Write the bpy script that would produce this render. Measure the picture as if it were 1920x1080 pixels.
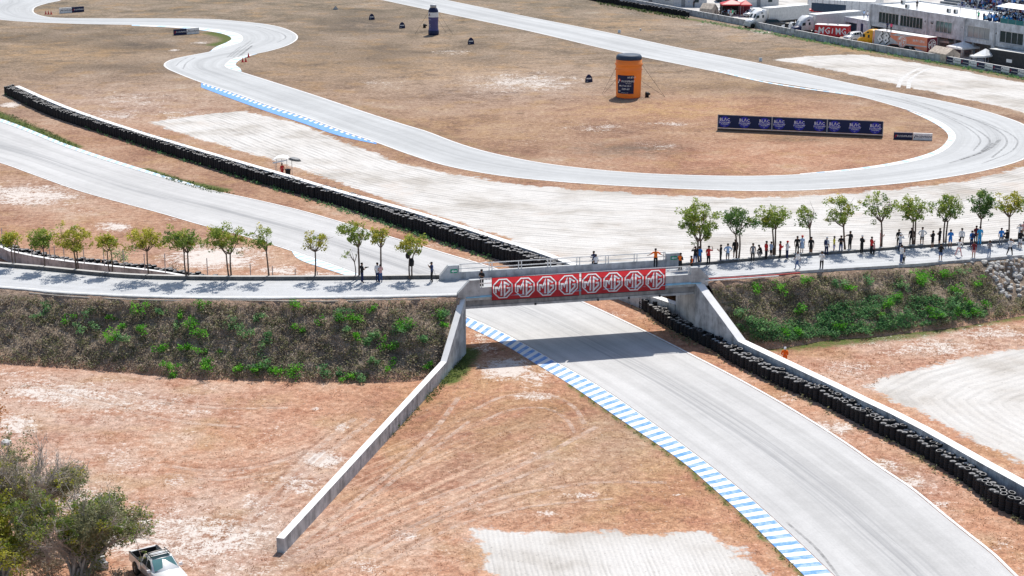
import bpy, bmesh, math, random
import numpy as np
from math import sin, cos, tan, radians, pi, hypot, atan2
from mathutils import Vector, Matrix, noise
from mathutils.bvhtree import BVHTree
for o in list(bpy.data.objects): bpy.data.objects.remove(o)
random.seed(7)
S = bpy.context.scene
COL = S.collection
# ------------------------------------------------------------------ camera, sky, sun, exposure
FPX = 3200.0; CX = 960.0; CY = 540.0; PITCH = math.atan(890/3200); CAMH = 44.6
cd = bpy.data.cameras.new('camera'); cam = bpy.data.objects.new('camera', cd); COL.objects.link(cam)
cam.location = (0, 0, CAMH); cam.rotation_euler = (pi/2-PITCH, 0, 0)
cd.sensor_width = 36; cd.lens = 36*FPX/1920; cd.clip_start = 1; cd.clip_end = 20000
S.camera = cam
SUN_EL = radians(54); SUN_AZ = math.atan2(0.28, 0.96)      # azimuth clockwise from +Y
w = bpy.data.worlds.new('World'); S.world = w; w.use_nodes = True
wn = w.node_tree.nodes; bgn = wn['Background']
sky = wn.new('ShaderNodeTexSky'); sky.sky_type = 'NISHITA'; sky.sun_disc = False
sky.sun_elevation = SUN_EL; sky.sun_rotation = SUN_AZ
w.node_tree.links.new(sky.outputs[0], bgn.inputs[0]); bgn.inputs[1].default_value = 0.12
sd_ = bpy.data.lights.new('sun', 'SUN'); sd_.energy = 4.6; sd_.angle = radians(0.5); sd_.color = (1, 0.95, 0.88)
so = bpy.data.objects.new('sun', sd_); COL.objects.link(so)
sdir = Vector((sin(SUN_AZ)*cos(SUN_EL), cos(SUN_AZ)*cos(SUN_EL), sin(SUN_EL)))
so.rotation_euler = sdir.to_track_quat('Z', 'Y').to_euler(); so.location = (40, 200, 120)
S.view_settings.view_transform = 'Standard'; S.view_settings.look = 'None'
S.view_settings.exposure = 0.16; S.view_settings.gamma = 1; S.view_settings.use_curve_mapping = False
# ------------------------------------------------------------------ survey: picture measurements -> places on the ground
def rdir(u, v):
    x = (u-CX)/FPX; y = (CY-v)/FPX
    return Vector((x, cos(PITCH)+y*sin(PITCH), -sin(PITCH)+y*cos(PITCH)))
def at(u, v, z=0.0):
    d = rdir(u, v); t = (z-CAMH)/d.z
    return Vector((d.x*t, d.y*t, z))
def zat(Y, v):
    k = (CY-v)/FPX
    return CAMH+Y*(k*cos(PITCH)-sin(PITCH))/(cos(PITCH)+k*sin(PITCH))
def on_plane(u, v, p, n):
    d = rdir(u, v); o = Vector((0, 0, CAMH)); t = (Vector(p)-o).dot(n)/d.dot(n)
    return o+d*t
def pxm(p):        # pixels per metre at a place
    return FPX/(p[1]*cos(PITCH)-(p[2]-CAMH)*sin(PITCH))
def to_px(X, Y, Z=0.0):
    fw = Y*cos(PITCH)-(Z-CAMH)*sin(PITCH); up = Y*sin(PITCH)+(Z-CAMH)*cos(PITCH)
    return CX+FPX*X/fw, CY-FPX*up/fw
def pts(l, z=0.0): return [at(u, v, z) for u, v in l]
def smooth(P, n=None, step=None):
    P = [Vector(p) for p in P]; out = []
    for i in range(len(P)-1):
        p0 = P[i-1] if i else P[0]*2-P[1]; p1 = P[i]; p2 = P[i+1]; p3 = P[i+2] if i+2 < len(P) else P[-1]*2-P[-2]
        t1 = max((p1-p0).length, 1e-4)**.5; t2 = max((p2-p1).length, 1e-4)**.5; t3 = max((p3-p2).length, 1e-4)**.5
        m1 = ((p1-p0)/t1-(p2-p0)/(t1+t2)+(p2-p1)/t2)*t2; m2 = ((p2-p1)/t2-(p3-p1)/(t2+t3)+(p3-p2)/t3)*t2
        for k in range(10):
            t = k/10; a = t*t*t; b = t*t
            out.append(p1*(2*a-3*b+1)+m1*(a-2*b+t)+p2*(3*b-2*a)+m2*(a-b))
    out.append(P[-1]); return resample(out, n, step)
def resample(P, n=None, step=None):
    L = [0.0]
    for i in range(1, len(P)): L.append(L[-1]+(P[i]-P[i-1]).length)
    if n is None: n = max(2, int(round(L[-1]/step))+1)
    out = []; j = 0
    for i in range(n):
        s = L[-1]*i/(n-1)
        while j < len(P)-2 and L[j+1] < s: j += 1
        q = (s-L[j])/max(L[j+1]-L[j], 1e-9); out.append(P[j].lerp(P[j+1], min(max(q, 0), 1)))
    return out
def length(P): return sum((P[i]-P[i-1]).length for i in range(1, len(P)))
def offset(P, d):       # sideways in plan; + is to the left of travel
    out = []
    for i in range(len(P)):
        t = P[min(i+1, len(P)-1)]-P[max(i-1, 0)]; t.z = 0; t.normalize()
        out.append(P[i]+Vector((-t.y, t.x, 0))*d)
    return out
# ------------------------------------------------------------------ node shorthand
class G:
    def __init__(s, name):
        s.m = bpy.data.materials.new(name); s.m.use_nodes = True; s.t = s.m.node_tree; s.n = s.t.nodes; s.l = s.t.links
        s.b = s.n['Principled BSDF']; s.out = s.n['Material Output']
    def put(s, sock, v):
        if hasattr(v, 'is_output') or isinstance(v, bpy.types.NodeSocket): s.l.new(v, sock)
        else:
            if sock.type == 'RGBA' and len(v) == 3: v = (*v, 1)
            sock.default_value = v
    def pos(s): return s.n.new('ShaderNodeNewGeometry').outputs['Position']
    def obj(s): return s.n.new('ShaderNodeTexCoord').outputs['Object']
    def uv(s): return s.n.new('ShaderNodeUVMap').outputs[0]
    def attr(s, n, o='Fac'):
        a = s.n.new('ShaderNodeAttribute'); a.attribute_name = n; return a.outputs[o]
    def map(s, v, sc=(1, 1, 1), rot=(0, 0, 0)):
        m = s.n.new('ShaderNodeMapping'); s.l.new(v, m.inputs[0]); m.inputs['Scale'].default_value = sc; m.inputs['Rotation'].default_value = rot; return m.outputs[0]
    def noise(s, v, sc, det=4, rough=.55, dist=0):
        n = s.n.new('ShaderNodeTexNoise'); s.l.new(v, n.inputs['Vector']); n.inputs['Scale'].default_value = sc
        n.inputs['Detail'].default_value = det; n.inputs['Roughness'].default_value = rough; n.inputs['Distortion'].default_value = dist
        return n.outputs[0]
    def ramp(s, f, stops):
        r = s.n.new('ShaderNodeValToRGB'); s.put(r.inputs[0], f); e = r.color_ramp.elements
        while len(e) < len(stops): e.new(.5)
        for k, (p, c) in zip(e, stops):
            k.position = p; k.color = (*c, 1) if not isinstance(c, (int, float)) else (c, c, c, 1)
        return r.outputs[0]
    def mix(s, a, b, f, mode='MIX'):
        m = s.n.new('ShaderNodeMix'); m.data_type = 'RGBA'; m.blend_type = mode
        s.put(m.inputs[0], f); s.put(m.inputs[6], a); s.put(m.inputs[7], b); return m.outputs[2]
    def math(s, op, a, b=0.0, c=0.0):
        m = s.n.new('ShaderNodeMath'); m.operation = op
        s.put(m.inputs[0], a); s.put(m.inputs[1], b); s.put(m.inputs[2], c); return m.outputs[0]
    def step(s, x, lo, hi, a=0.0, b=1.0):
        m = s.n.new('ShaderNodeMapRange'); m.interpolation_type = 'SMOOTHSTEP'; s.put(m.inputs[0], x)
        m.inputs[1].default_value = lo; m.inputs[2].default_value = hi; m.inputs[3].default_value = a; m.inputs[4].default_value = b; return m.outputs[0]
    def bump(s, h, st, dist=.1):
        b = s.n.new('ShaderNodeBump'); s.l.new(h, b.inputs['Height']); b.inputs['Strength'].default_value = st; b.inputs['Distance'].default_value = dist
        s.l.new(b.outputs[0], s.b.inputs['Normal'])
    def done(s, col, rough=.8, spec=.3, metal=0.0):
        s.put(s.b.inputs['Base Color'], col); s.put(s.b.inputs['Roughness'], rough); s.b.inputs['Specular IOR Level'].default_value = spec
        s.b.inputs['Metallic'].default_value = metal; return s.m
M = {}
def flat(name, c, rough=.7, var=.12, sc=2.0, spec=.3, metal=0.0):
    g = G(name); n = g.noise(g.obj(), sc, 4); k = g.ramp(n, [(.3, 1-var), (.7, 1+var)])
    M[name] = g.done(g.mix(c, k, 1.0, 'MULTIPLY'), rough, spec, metal); return M[name]
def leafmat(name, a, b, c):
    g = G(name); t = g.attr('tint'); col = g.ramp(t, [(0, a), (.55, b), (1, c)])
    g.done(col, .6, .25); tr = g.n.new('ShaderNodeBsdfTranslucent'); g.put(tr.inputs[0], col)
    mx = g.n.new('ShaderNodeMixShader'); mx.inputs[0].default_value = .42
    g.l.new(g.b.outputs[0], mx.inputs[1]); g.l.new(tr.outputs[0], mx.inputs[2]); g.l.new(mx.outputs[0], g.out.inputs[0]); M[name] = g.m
def concrete(name, c, stain=.5, top=None):
    g = G(name); p = g.pos(); n = g.noise(p, .9, 6, .65); k = g.ramp(n, [(.3, .7), (.7, 1.12)])
    st = g.noise(g.map(p, (1.3, 1.3, .16)), 1.4, 7, .72); k2 = g.ramp(g.math('ADD', g.math('MULTIPLY', st, .65), g.math('MULTIPLY', n, .35)), [(.40, 1-stain), (.53, 1.0)])
    nz = g.n.new('ShaderNodeSeparateXYZ'); g.l.new(g.n.new('ShaderNodeNewGeometry').outputs['Normal'], nz.inputs[0])
    up = g.step(nz.outputs[2], .5, .9)
    k2 = g.mix(k2, (1, 1, 1), up); col = g.mix(g.mix(c, k, 1.0, 'MULTIPLY'), k2, 1.0, 'MULTIPLY')
    if top: col = g.mix(col, g.mix(top, g.ramp(n, [(.3, .88), (.7, 1.05)]), 1.0, 'MULTIPLY'), up)
    g.bump(g.noise(p, 8, 4), .25, .03); M[name] = g.done(col, .85, .2)
def white(c, k): return (c[0]*k, c[1]*k, c[2]*k)
concrete('concrete', (.5, .51, .51), .4); concrete('painted_top_concrete', (.52, .54, .55), .45, (.86, .85, .83))
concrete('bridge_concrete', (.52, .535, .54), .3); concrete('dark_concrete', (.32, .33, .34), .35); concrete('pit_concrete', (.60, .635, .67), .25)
concrete('kerbstone', (.16, .155, .15), .4, (.5, .49, .47))
for n_, c_, r_ in [('black', (.012, .012, .014), .6), ('white', (.8, .8, .79), .5), ('offwhite', (.62, .62, .60), .6), ('grey', (.22, .23, .24), .6), ('lightgrey', (.5, .51, .52), .5),
                 ('steel', (.42, .43, .44), .4), ('wood', (.12, .08, .055), .9), ('red', (.55, .03, .035), .5), ('orange', (.95, .22, .02), .45), ('yellow', (.85, .42, .02), .4),
                 ('navy', (.012, .02, .07), .5), ('blue', (.03, .09, .42), .5), ('royal', (.03, .035, .40), .5), ('green', (.02, .30, .17), .5), ('tan', (.52, .44, .36), .8),
                 ('slate', (.035, .06, .10), .6), ('maroon', (.16, .015, .03), .5), ('peach', (.78, .27, .16), .5), ('darkgrey', (.05, .052, .055), .7), ('paleblue', (.45, .62, .78), .5),
                 ('pink', (.6, .3, .3), .7), ('silver', (.6, .62, .64), .3), ('teal', (.02, .16, .17), .4), ('rail_white', (.78, .76, .72), .5), ('rope', (.05, .045, .04), .9), ('bark', (.13, .095, .075), .9), ('palebark', (.46, .41, .36), .9), ('stone', (.5, .49, .46), .9),
                 ('hose', (.62, .58, .5), .8), ('redhose', (.6, .06, .05), .5), ('aqua', (.3, .55, .7), .5), ('rubber', (.013, .014, .017), .75), ('pale_rubber', (.5, .48, .46), .7)]:
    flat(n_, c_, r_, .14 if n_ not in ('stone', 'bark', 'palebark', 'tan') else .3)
g = G('banner_red'); n_ = g.noise(g.pos(), 1.2, 3); cr = g.mix((.62, .04, .05), g.ramp(n_, [(.3, .9), (.7, 1.08)]), 1.0, 'MULTIPLY'); g.done(cr, .6, .3)
tr = g.n.new('ShaderNodeBsdfTranslucent'); g.put(tr.inputs[0], cr); mx = g.n.new('ShaderNodeMixShader'); mx.inputs[0].default_value = .45
g.l.new(g.b.outputs[0], mx.inputs[1]); g.l.new(tr.outputs[0], mx.inputs[2]); g.l.new(mx.outputs[0], g.out.inputs[0]); M['banner_red'] = g.m
g = G('emblem_white'); g.done((.93, .93, .95), .6, .3); tr = g.n.new('ShaderNodeBsdfTranslucent'); g.put(tr.inputs[0], (.93, .93, .95)); mx = g.n.new('ShaderNodeMixShader'); mx.inputs[0].default_value = .42
g.l.new(g.b.outputs[0], mx.inputs[1]); g.l.new(tr.outputs[0], mx.inputs[2]); g.l.new(mx.outputs[0], g.out.inputs[0]); M['emblem_white'] = g.m
g = G('glass'); g.done((.012, .035, .04), .22, .25); M['glass'] = g.m
g = G('teal_glass'); g.done(g.ramp(g.noise(g.pos(), .35, 2), [(.4, (.02, .07, .08)), (.62, (.12, .26, .27))]), .08, .6); M['teal_glass'] = g.m
g = G('curtain_glass'); g.done((.30, .32, .32), .15, .5); M['curtain_glass'] = g.m
g = G('car_white'); g.done((.8, .8, .79), .25, .5); g.b.inputs['Coat Weight'].default_value = .6; M['car_white'] = g.m
g = G('car_dark'); g.done((.025, .028, .03), .2, .5); g.b.inputs['Coat Weight'].default_value = .6; M['car_dark'] = g.m
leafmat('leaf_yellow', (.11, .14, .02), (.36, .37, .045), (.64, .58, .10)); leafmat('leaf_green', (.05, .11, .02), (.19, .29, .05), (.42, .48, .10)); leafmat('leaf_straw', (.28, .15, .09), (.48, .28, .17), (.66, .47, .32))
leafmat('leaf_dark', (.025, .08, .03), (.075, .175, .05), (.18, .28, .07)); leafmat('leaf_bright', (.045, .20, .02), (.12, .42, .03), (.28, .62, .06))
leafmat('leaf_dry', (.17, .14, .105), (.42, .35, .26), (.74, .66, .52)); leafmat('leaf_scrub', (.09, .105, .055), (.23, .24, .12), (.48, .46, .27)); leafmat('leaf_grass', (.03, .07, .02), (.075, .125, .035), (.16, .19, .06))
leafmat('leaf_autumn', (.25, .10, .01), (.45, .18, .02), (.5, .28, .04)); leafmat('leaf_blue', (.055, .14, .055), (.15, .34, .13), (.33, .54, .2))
# ------------------------------------------------------------------ mesh shorthand
class MB:
    def __init__(s): s.v = []; s.f = []; s.mi = []; s.mats = []; s.t = []
    def mid(s, m):
        if m not in s.mats: s.mats.append(m)
        return s.mats.index(m)
    def add(s, vs, fs, m='grey', tint=.5):
        b = len(s.v); k = s.mid(m); s.v += [tuple(p) for p in vs]
        for q in fs: s.f.append(tuple(b+i for i in q)); s.mi.append(k); s.t.append(tint)
        return s
    def box(s, c, d, m='grey', rz=0.0, top=(1, 1), R=None):
        x, y, z = d[0]/2, d[1]/2, d[2]/2; V = []
        for sz in (-1, 1):
            kx, ky = (1, 1) if sz < 0 else top
            for sx, sy in ((-1, -1), (1, -1), (1, 1), (-1, 1)): V.append(Vector((sx*x*kx, sy*y*ky, sz*z)))
        R = R or Matrix.Rotation(rz, 3, 'Z'); c = Vector(c)
        return s.add([R @ p+c for p in V], [(3, 2, 1, 0), (4, 5, 6, 7), (0, 1, 5, 4), (1, 2, 6, 5), (2, 3, 7, 6), (3, 0, 4, 7)], m)
    def tube(s, P, r, m='grey', n=6, cap=True, tint=.5):
        P = [Vector(p) for p in P]; R = r if isinstance(r, (list, tuple)) else [r]*len(P); V = []; Fs = []
        for i, p in enumerate(P):
            t = (P[min(i+1, len(P)-1)]-P[max(i-1, 0)]).normalized(); a = t.orthogonal().normalized() if abs(t.z) > .95 else t.cross(Vector((0, 0, 1))).normalized(); b = t.cross(a)
            for k in range(n): V.append(p+(a*cos(2*pi*k/n)+b*sin(2*pi*k/n))*R[i])
        for i in range(len(P)-1):
            for k in range(n): Fs.append((i*n+k, i*n+(k+1) % n, (i+1)*n+(k+1) % n, (i+1)*n+k))
        if cap: Fs += [tuple(range(n))[::-1], tuple((len(P)-1)*n+k for k in range(n))]
        return s.add(V, Fs, m, tint)
    def lathe(s, prof, m='grey', n=20, c=(0, 0, 0), R=None):
        V = []; Fs = []; c = Vector(c); ms = m if isinstance(m, list) else None
        for r, z in prof:
            for k in range(n):
                p = Vector((r*cos(2*pi*k/n), r*sin(2*pi*k/n), z)); V.append((R @ p if R else p)+c)
        b = len(s.v); s.v += [tuple(p) for p in V]
        for i in range(len(prof)-1):
            k_ = s.mid(ms[i] if ms else m)
            for k in range(n): s.f.append((b+i*n+k, b+i*n+(k+1) % n, b+(i+1)*n+(k+1) % n, b+(i+1)*n+k)); s.mi.append(k_); s.t.append(.5)
        for i, rev in ((0, True), (len(prof)-1, False)):
            if prof[i][0] > 1e-3:
                q = [b+i*n+k for k in range(n)]; s.f.append(tuple(q[::-1] if rev else q)); s.mi.append(s.mid(ms[max(0, min(i, len(ms)-1))] if ms else m)); s.t.append(.5)
        return s
    def prism(s, poly, d, m='grey', frame=None):      # poly in (x,z) of the frame, extruded along y by d
        n = len(poly); fr = frame or Matrix.Identity(4)
        V = [fr @ Vector((x, 0, z)) for x, z in poly]+[fr @ Vector((x, d, z)) for x, z in poly]
        return s.add(V, [tuple(range(n)), tuple(range(2*n-1, n-1, -1))]+[(i, i+n, (i+1) % n+n, (i+1) % n) for i in range(n)], m)
    def mesh(s, name, sm=False):
        me = bpy.data.meshes.new(name); me.from_pydata(s.v, [], s.f)
        for m in s.mats: me.materials.append(M[m])
        if len(s.mats) > 1: me.polygons.foreach_set('material_index', s.mi)
        a = me.attributes.new('tint', 'FLOAT', 'FACE'); a.data.foreach_set('value', s.t)
        if sm: me.polygons.foreach_set('use_smooth', [True]*len(s.f))
        me.update(); return me
    def obj(s, name, parent=None, sm=False, loc=None, rz=0.0, **kw):
        return link(name, s.mesh(name, sm), parent, loc, rz, **kw)
def link(name, data, parent=None, loc=None, rz=0.0, M4=None, **kw):
    o = bpy.data.objects.new(name, data); COL.objects.link(o)
    if parent: o.parent = parent
    if loc is not None: o.location = loc
    if rz: o.rotation_euler = (0, 0, rz)
    if M4 is not None: o.matrix_local = M4
    for k, v in kw.items(): o[k] = v
    return o
def thing(name, label, cat, loc=(0, 0, 0), rz=0.0, group=None):
    o = link(name, None, None, loc, rz, label=label, category=cat); o.empty_display_size = .3
    if group: o['group'] = group
    return o
def tag(o, label, cat, group=None):
    o['label'] = label; o['category'] = cat
    if group: o['group'] = group
    return o
def struct(o): o['kind'] = 'structure'; return o
def frame(o, x, z=None):        # 4x4: local x axis along x (plan), z up
    x = Vector(x).normalized(); z = Vector(z or (0, 0, 1)); y = z.cross(x).normalized(); z = x.cross(y)
    return Matrix(((x.x, y.x, z.x, o[0]), (x.y, y.y, z.y, o[1]), (x.z, y.z, z.z, o[2]), (0, 0, 0, 1)))
_tx = {}
def text_mesh(s, size, m, shear=0.0, ext=.004, al='CENTER', sx=1.0, off=.012):
    k = (s, size, m, shear, al, sx, off)
    if k not in _tx:
        c = bpy.data.curves.new('lettering', 'FONT'); c.body = s; c.size = size; c.shear = shear; c.align_x = al; c.align_y = 'CENTER'; c.resolution_u = 1; c.offset = size*off
        o = bpy.data.objects.new('lettering', c); COL.objects.link(o); dg = bpy.context.evaluated_depsgraph_get()
        me = bpy.data.meshes.new_from_object(o.evaluated_get(dg)); bpy.data.objects.remove(o); bpy.data.curves.remove(c)
        for v in me.vertices: v.co = Vector((v.co.x*sx, 0, v.co.y))
        me.materials.clear(); me.materials.append(M[m]); _tx[k] = me
    return _tx[k]
def letter(s, size, m, parent, x, y, z, shear=0.0, name='lettering', sx=1.0, rz=0.0, off=.012):   # reads along local +x, faces local -y
    return link(name, text_mesh(s, size, m, shear, sx=sx, off=off), parent, (x, y, z), rz)
def strokes(mb, P, w, m, y=0.0, close=False):     # thick polyline in (x,z)
    P = [Vector((a, b)) for a, b in P]; n = len(P); A = []; B = []
    for i in range(n):
        p = P[i]; d1 = (P[i]-P[i-1]).normalized() if (i or close) else None; d2 = (P[(i+1) % n]-P[i]).normalized() if (i < n-1 or close) else None
        d1 = d1 or d2; d2 = d2 or d1; n1 = Vector((-d1.y, d1.x)); n2 = Vector((-d2.y, d2.x)); mm = n1+n2
        mm = mm.normalized()*(w/2/max(.35, mm.normalized().dot(n1))) if mm.length > 1e-3 else n1*w/2
        A.append(p+mm); B.append(p-mm)
    V = [(q.x, y, q.y) for q in A]+[(q.x, y, q.y) for q in B]; Fs = [(i, (i+1) % n, (i+1) % n+n, i+n) for i in range(n if close else n-1)]
    mb.add(V, Fs, m)
def emblem(R, mw='emblem_white', mo='maroon', d=.01, outline=True):      # octagon badge with the two letters, flat print standing proud
    mb = MB(); a = R*cos(pi/8)*1.0
    oc = [(R*cos(pi/8+k*pi/4), R*sin(pi/8+k*pi/4)) for k in range(8)]
    Ml = [(-.66, -.42), (-.66, .12), (-.52, .12), (-.38, -.1), (-.14, .55), (-.14, -.68)]; Gl = [(.60, .30), (.16, .56), (.16, -.66), (.62, -.22), (.62, .02), (.36, .02)]
    for P_, w_ in (([(x*R, z*R) for x, z in Ml], .16*R), ([(x*R, z*R) for x, z in Gl], .16*R)):
        if outline: strokes(mb, P_, w_*1.3, mo, -d)
        strokes(mb, P_, w_, mw, -d*2)
    if outline: strokes(mb, [(x*.86, z*.86) for x, z in oc], .17*R, mo, -d, True)
    strokes(mb, [(x*.93, z*.93) for x, z in oc], .11*R, mw, -d*2, True)
    return mb.mesh('emblem')
def strip_pairs(A, B):      # monotone matching of two edges
    n, m = len(A), len(B); a = np.array([p[:2] for p in A]); b = np.array([p[:2] for p in B])
    D = np.sqrt(((a[:, None]-b[None])**2).sum(2)); C = D.copy()
    for i in range(n):
        for j in range(m):
            if i or j:
                q = []
                if i: q.append(C[i-1, j])
                if j: q.append(C[i, j-1])
                if i and j: q.append(C[i-1, j-1]-.3*D[i, j])
                C[i, j] += min(q)
    i, j = n-1, m-1; path = [(i, j)]
    while i or j:
        q = []
        if i and j: q.append((C[i-1, j-1]-.3*D[i, j], i-1, j-1))
        if i: q.append((C[i-1, j], i-1, j))
        if j: q.append((C[i, j-1], i, j-1))
        _, i, j = min(q); path.append((i, j))
    return path[::-1]
def road(name, A, B, z, m, uvm=True, across=6):
    pa = strip_pairs(A, B); V = []; UV = []; s = 0; pm = None
    for i, j in pa:
        c = (A[i]+B[j])/2; s += (c-pm).length if pm is not None else 0; pm = c
        for k in range(across+1):
            t = k/across; p = A[i].lerp(B[j], t); V.append((p.x, p.y, p.z+z)); UV.append((t, s))
    Fs = []; w_ = across+1
    for r in range(len(pa)-1):
        for k in range(across): Fs.append((r*w_+k, r*w_+k+1, (r+1)*w_+k+1, (r+1)*w_+k))
    me = bpy.data.meshes.new(name); me.from_pydata(V, [], Fs); ul = me.uv_layers.new(name='UVMap')
    for lp in me.loops: ul.data[lp.index].uv = UV[lp.vertex_index]
    me.materials.append(M[m]); bm = bmesh.new(); bm.from_mesh(me); bmesh.ops.dissolve_degenerate(bm, dist=1e-4, edges=bm.edges)
    for f_ in bm.faces:
        if f_.normal.z < 0: f_.normal_flip()
    bm.to_mesh(me); bm.free(); return struct(link(name, me))
def ribbon(name, P, wd, z, m):    # flat line of paint
    L = offset(P, wd/2); R_ = offset(P, -wd/2); n = len(P)
    me = bpy.data.meshes.new(name); me.from_pydata([(p.x, p.y, p.z+z) for p in L+R_], [], [(i+n, i+1+n, i+1, i) for i in range(n-1)]); me.materials.append(M[m]); return struct(link(name, me))
def sweep(mb, P, half, z0, ht, m):      # a wall standing along P
    L = offset(P, half); R_ = offset(P, -half); n = len(P); H_ = ht if isinstance(ht, list) else [ht]*n
    V = [];
    for i in range(n): V += [(L[i].x, L[i].y, z0), (R_[i].x, R_[i].y, z0), (R_[i].x, R_[i].y, P[i].z*0+H_[i]), (L[i].x, L[i].y, H_[i])]
    Fs = [(0, 1, 2, 3), (4*n-4, 4*n-1, 4*n-2, 4*n-3)]
    for i in range(n-1):
        for k in range(4): Fs.append((4*i+k, 4*i+4+k, 4*i+4+(k+1) % 4, 4*i+(k+1) % 4))
    mb.add(V, Fs, m)
def road_z(u):
    if u < 600: return 5.2-.7*(600-u)/600
    if u > 1320: return max(2.6, 5.2-1.3*(u-1320)/600)
    return 5.2
# ================================================================== STRUCTURE
# ---- road edges, surveyed from the picture
R1L = [(-20, -25), (60, -18), (115, 0), (90, 6), (68, 13), (63, 19), (66, 25), (80, 30), (100, 33), (200, 34.5), (300, 34.5), (400, 36), (450, 40), (500, 45.5), (530, 52), (553, 62), (559, 70), (553, 78), (535, 87), (500, 97), (480, 101), (440, 110), (428, 118), (424, 123), (430, 128), (450, 134), (520, 156), (580, 175), (640, 195), (700, 215), (760, 234), (800, 246), (850, 265), (900, 281), (960, 295), (1020, 306), (1100, 316), (1200, 324.5), (1300, 328.5), (1400, 330), (1500, 327), (1600, 319), (1680, 308), (1730, 297), (1765, 283), (1785, 265), (1788, 254), (1778, 241), (1755, 226), (1720, 212), (1680, 200), (1600, 179), (1480, 149), (1280, 122), (1157, 97), (990, 58), (824, 23), (716, 0), (600, -25)]
R1L[52:53] = [(1400, 146)]
R1R = [(-150, -20), (-75, -5), (-75, 15), (-40, 29), (0, 37), (60, 41.5), (150, 45), (250, 46.8), (333, 50), (400, 55), (443, 63), (453, 72), (447, 80), (417, 89), (393, 97), (350, 105), (320, 112), (307, 120), (310, 127), (333, 138), (377, 155), (433, 173), (500, 197), (567, 218), (640, 245), (707, 268), (773, 292), (840, 312), (940, 330), (1040, 340.5), (1140, 347.5), (1280, 354.5), (1413, 358.5), (1513, 357), (1647, 348), (1747, 337), (1847, 320), (1920, 299), (1938, 284), (1946, 266), (1940, 250), (1920, 233), (1880, 218), (1847, 208), (1780, 192), (1613, 160), (1440, 122), (1280, 91), (1140, 61), (973, 28), (837, 0), (720, -24)]
R2L = [(-620, 150), (-400, 205), (-160, 268), (0, 304), (60, 325), (157, 359), (300, 398), (383, 422), (467, 444), (550, 470), (640, 501), (700, 524), (780, 555), (875, 593), (925, 614), (983, 644), (1045, 679), (1123, 723), (1207, 780), (1280, 833), (1380, 910), (1463, 983), (1513, 1030), (1563, 1078), (1640, 1156), (1860, 1400)]
R2R = [(-620, 75), (-400, 125), (-160, 185), (0, 229), (133, 280), (267, 323), (383, 355), (467, 373), (560, 395), (640, 418), (740, 448), (840, 478), (923, 503), (1000, 531), (1090, 567), (1203, 620), (1280, 659), (1397, 720), (1493, 775), (1580, 830), (1647, 877), (1707, 917), (1763, 963), (1813, 1003), (1863, 1043), (1897, 1077), (1980, 1150), (2230, 1390)]
r1l = smooth(pts(R1L), step=2.5); r1r = smooth(pts(R1R), step=2.5); r2l = smooth(pts(R2L), step=1.5); r2r = smooth(pts(R2R), step=1.5)
# ---- gravel traps
GRAV = [[(277, 230), (370, 216), (457, 208), (507, 218), (580, 238), (640, 266), (690, 283), (740, 302), (840, 325), (973, 346), (1140, 360), (1240, 366), (1380, 371), (1480, 368), (1600, 362), (1700, 353), (1800, 341), (1860, 329), (1920, 314), (2080, 270), (2080, 420), (1900, 470), (1300, 540), (1120, 540), (1073, 496), (940, 443), (840, 411), (740, 379), (640, 343), (500, 297), (340, 250)],
        [(1450, 112), (1513, 105), (1613, 102), (1713, 117), (1813, 135), (1920, 156), (2080, 186), (2080, 262), (1920, 213), (1880, 200), (1813, 187), (1713, 165), (1613, 143), (1513, 122)],
        [(880, 992), (960, 1000), (1100, 1000), (1250, 997), (1330, 999), (1385, 1030), (1425, 1075), (1470, 1140), (900, 1140), (915, 1080), (900, 1040)],
        [(1612, 724), (1690, 698), (1800, 673), (1920, 648), (2080, 618), (2080, 960), (1920, 872), (1760, 790), (1680, 752)],
        [(1100, -30), (1300, 24), (1440, 56), (1528, 72), (1620, 90), (1767, 115), (1920, 143), (2200, 195), (2600, 100), (2600, -80), (1100, -80)]]
def sdist(X, Y, P):
    d2 = np.full(X.shape, 1e12); ins = np.zeros(X.shape, bool); n = len(P)
    for i in range(n):
        ax, ay = P[i][0], P[i][1]; bx, by = P[(i+1) % n][0], P[(i+1) % n][1]
        ex_, ey_ = bx-ax, by-ay; t = np.clip(((X-ax)*ex_+(Y-ay)*ey_)/(ex_*ex_+ey_*ey_+1e-9), 0, 1)
        d2 = np.minimum(d2, (X-ax-t*ex_)**2+(Y-ay-t*ey_)**2)
        if ay != by: ins ^= ((ay > Y) != (by > Y)) & (X < (bx-ax)*(Y-ay)/(by-ay)+ax)
    d = np.sqrt(d2); return np.where(ins, -d, d)
def ldist(X, Y, P):
    d2 = np.full(X.shape, 1e12)
    for i in range(len(P)-1):
        ax, ay = P[i][0], P[i][1]; ex_, ey_ = P[i+1][0]-ax, P[i+1][1]-ay
        t = np.clip(((X-ax)*ex_+(Y-ay)*ey_)/(ex_*ex_+ey_*ey_+1e-9), 0, 1); d2 = np.minimum(d2, (X-ax-t*ex_)**2+(Y-ay-t*ey_)**2)
    return np.sqrt(d2)
xs = np.concatenate([[-3000, -800, -300, -180, -150], np.arange(-132, 133, .8), [150, 200, 320, 800, 3000]])
ys = np.concatenate([[-1500, -200, 0, 50, 75], 88*np.exp(np.arange(0, 410)*.0040), [470, 520, 640, 900, 1500, 3000, 6000]])
GX, GY = np.meshgrid(xs, ys); X = GX.ravel(); Y = GY.ravel()
fw = np.maximum(Y*cos(PITCH)+CAMH*sin(PITCH), 20); U = CX+FPX*X/fw; V_ = CY-FPX*(Y*sin(PITCH)-CAMH*cos(PITCH))/fw
gr = np.full(X.shape, 9.0)
for P in GRAV: gr = np.minimum(gr, sdist(X, Y, pts(P)))
rake = np.minimum(ldist(X, Y, [p for p in r1r[::3]]), 400)
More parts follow.
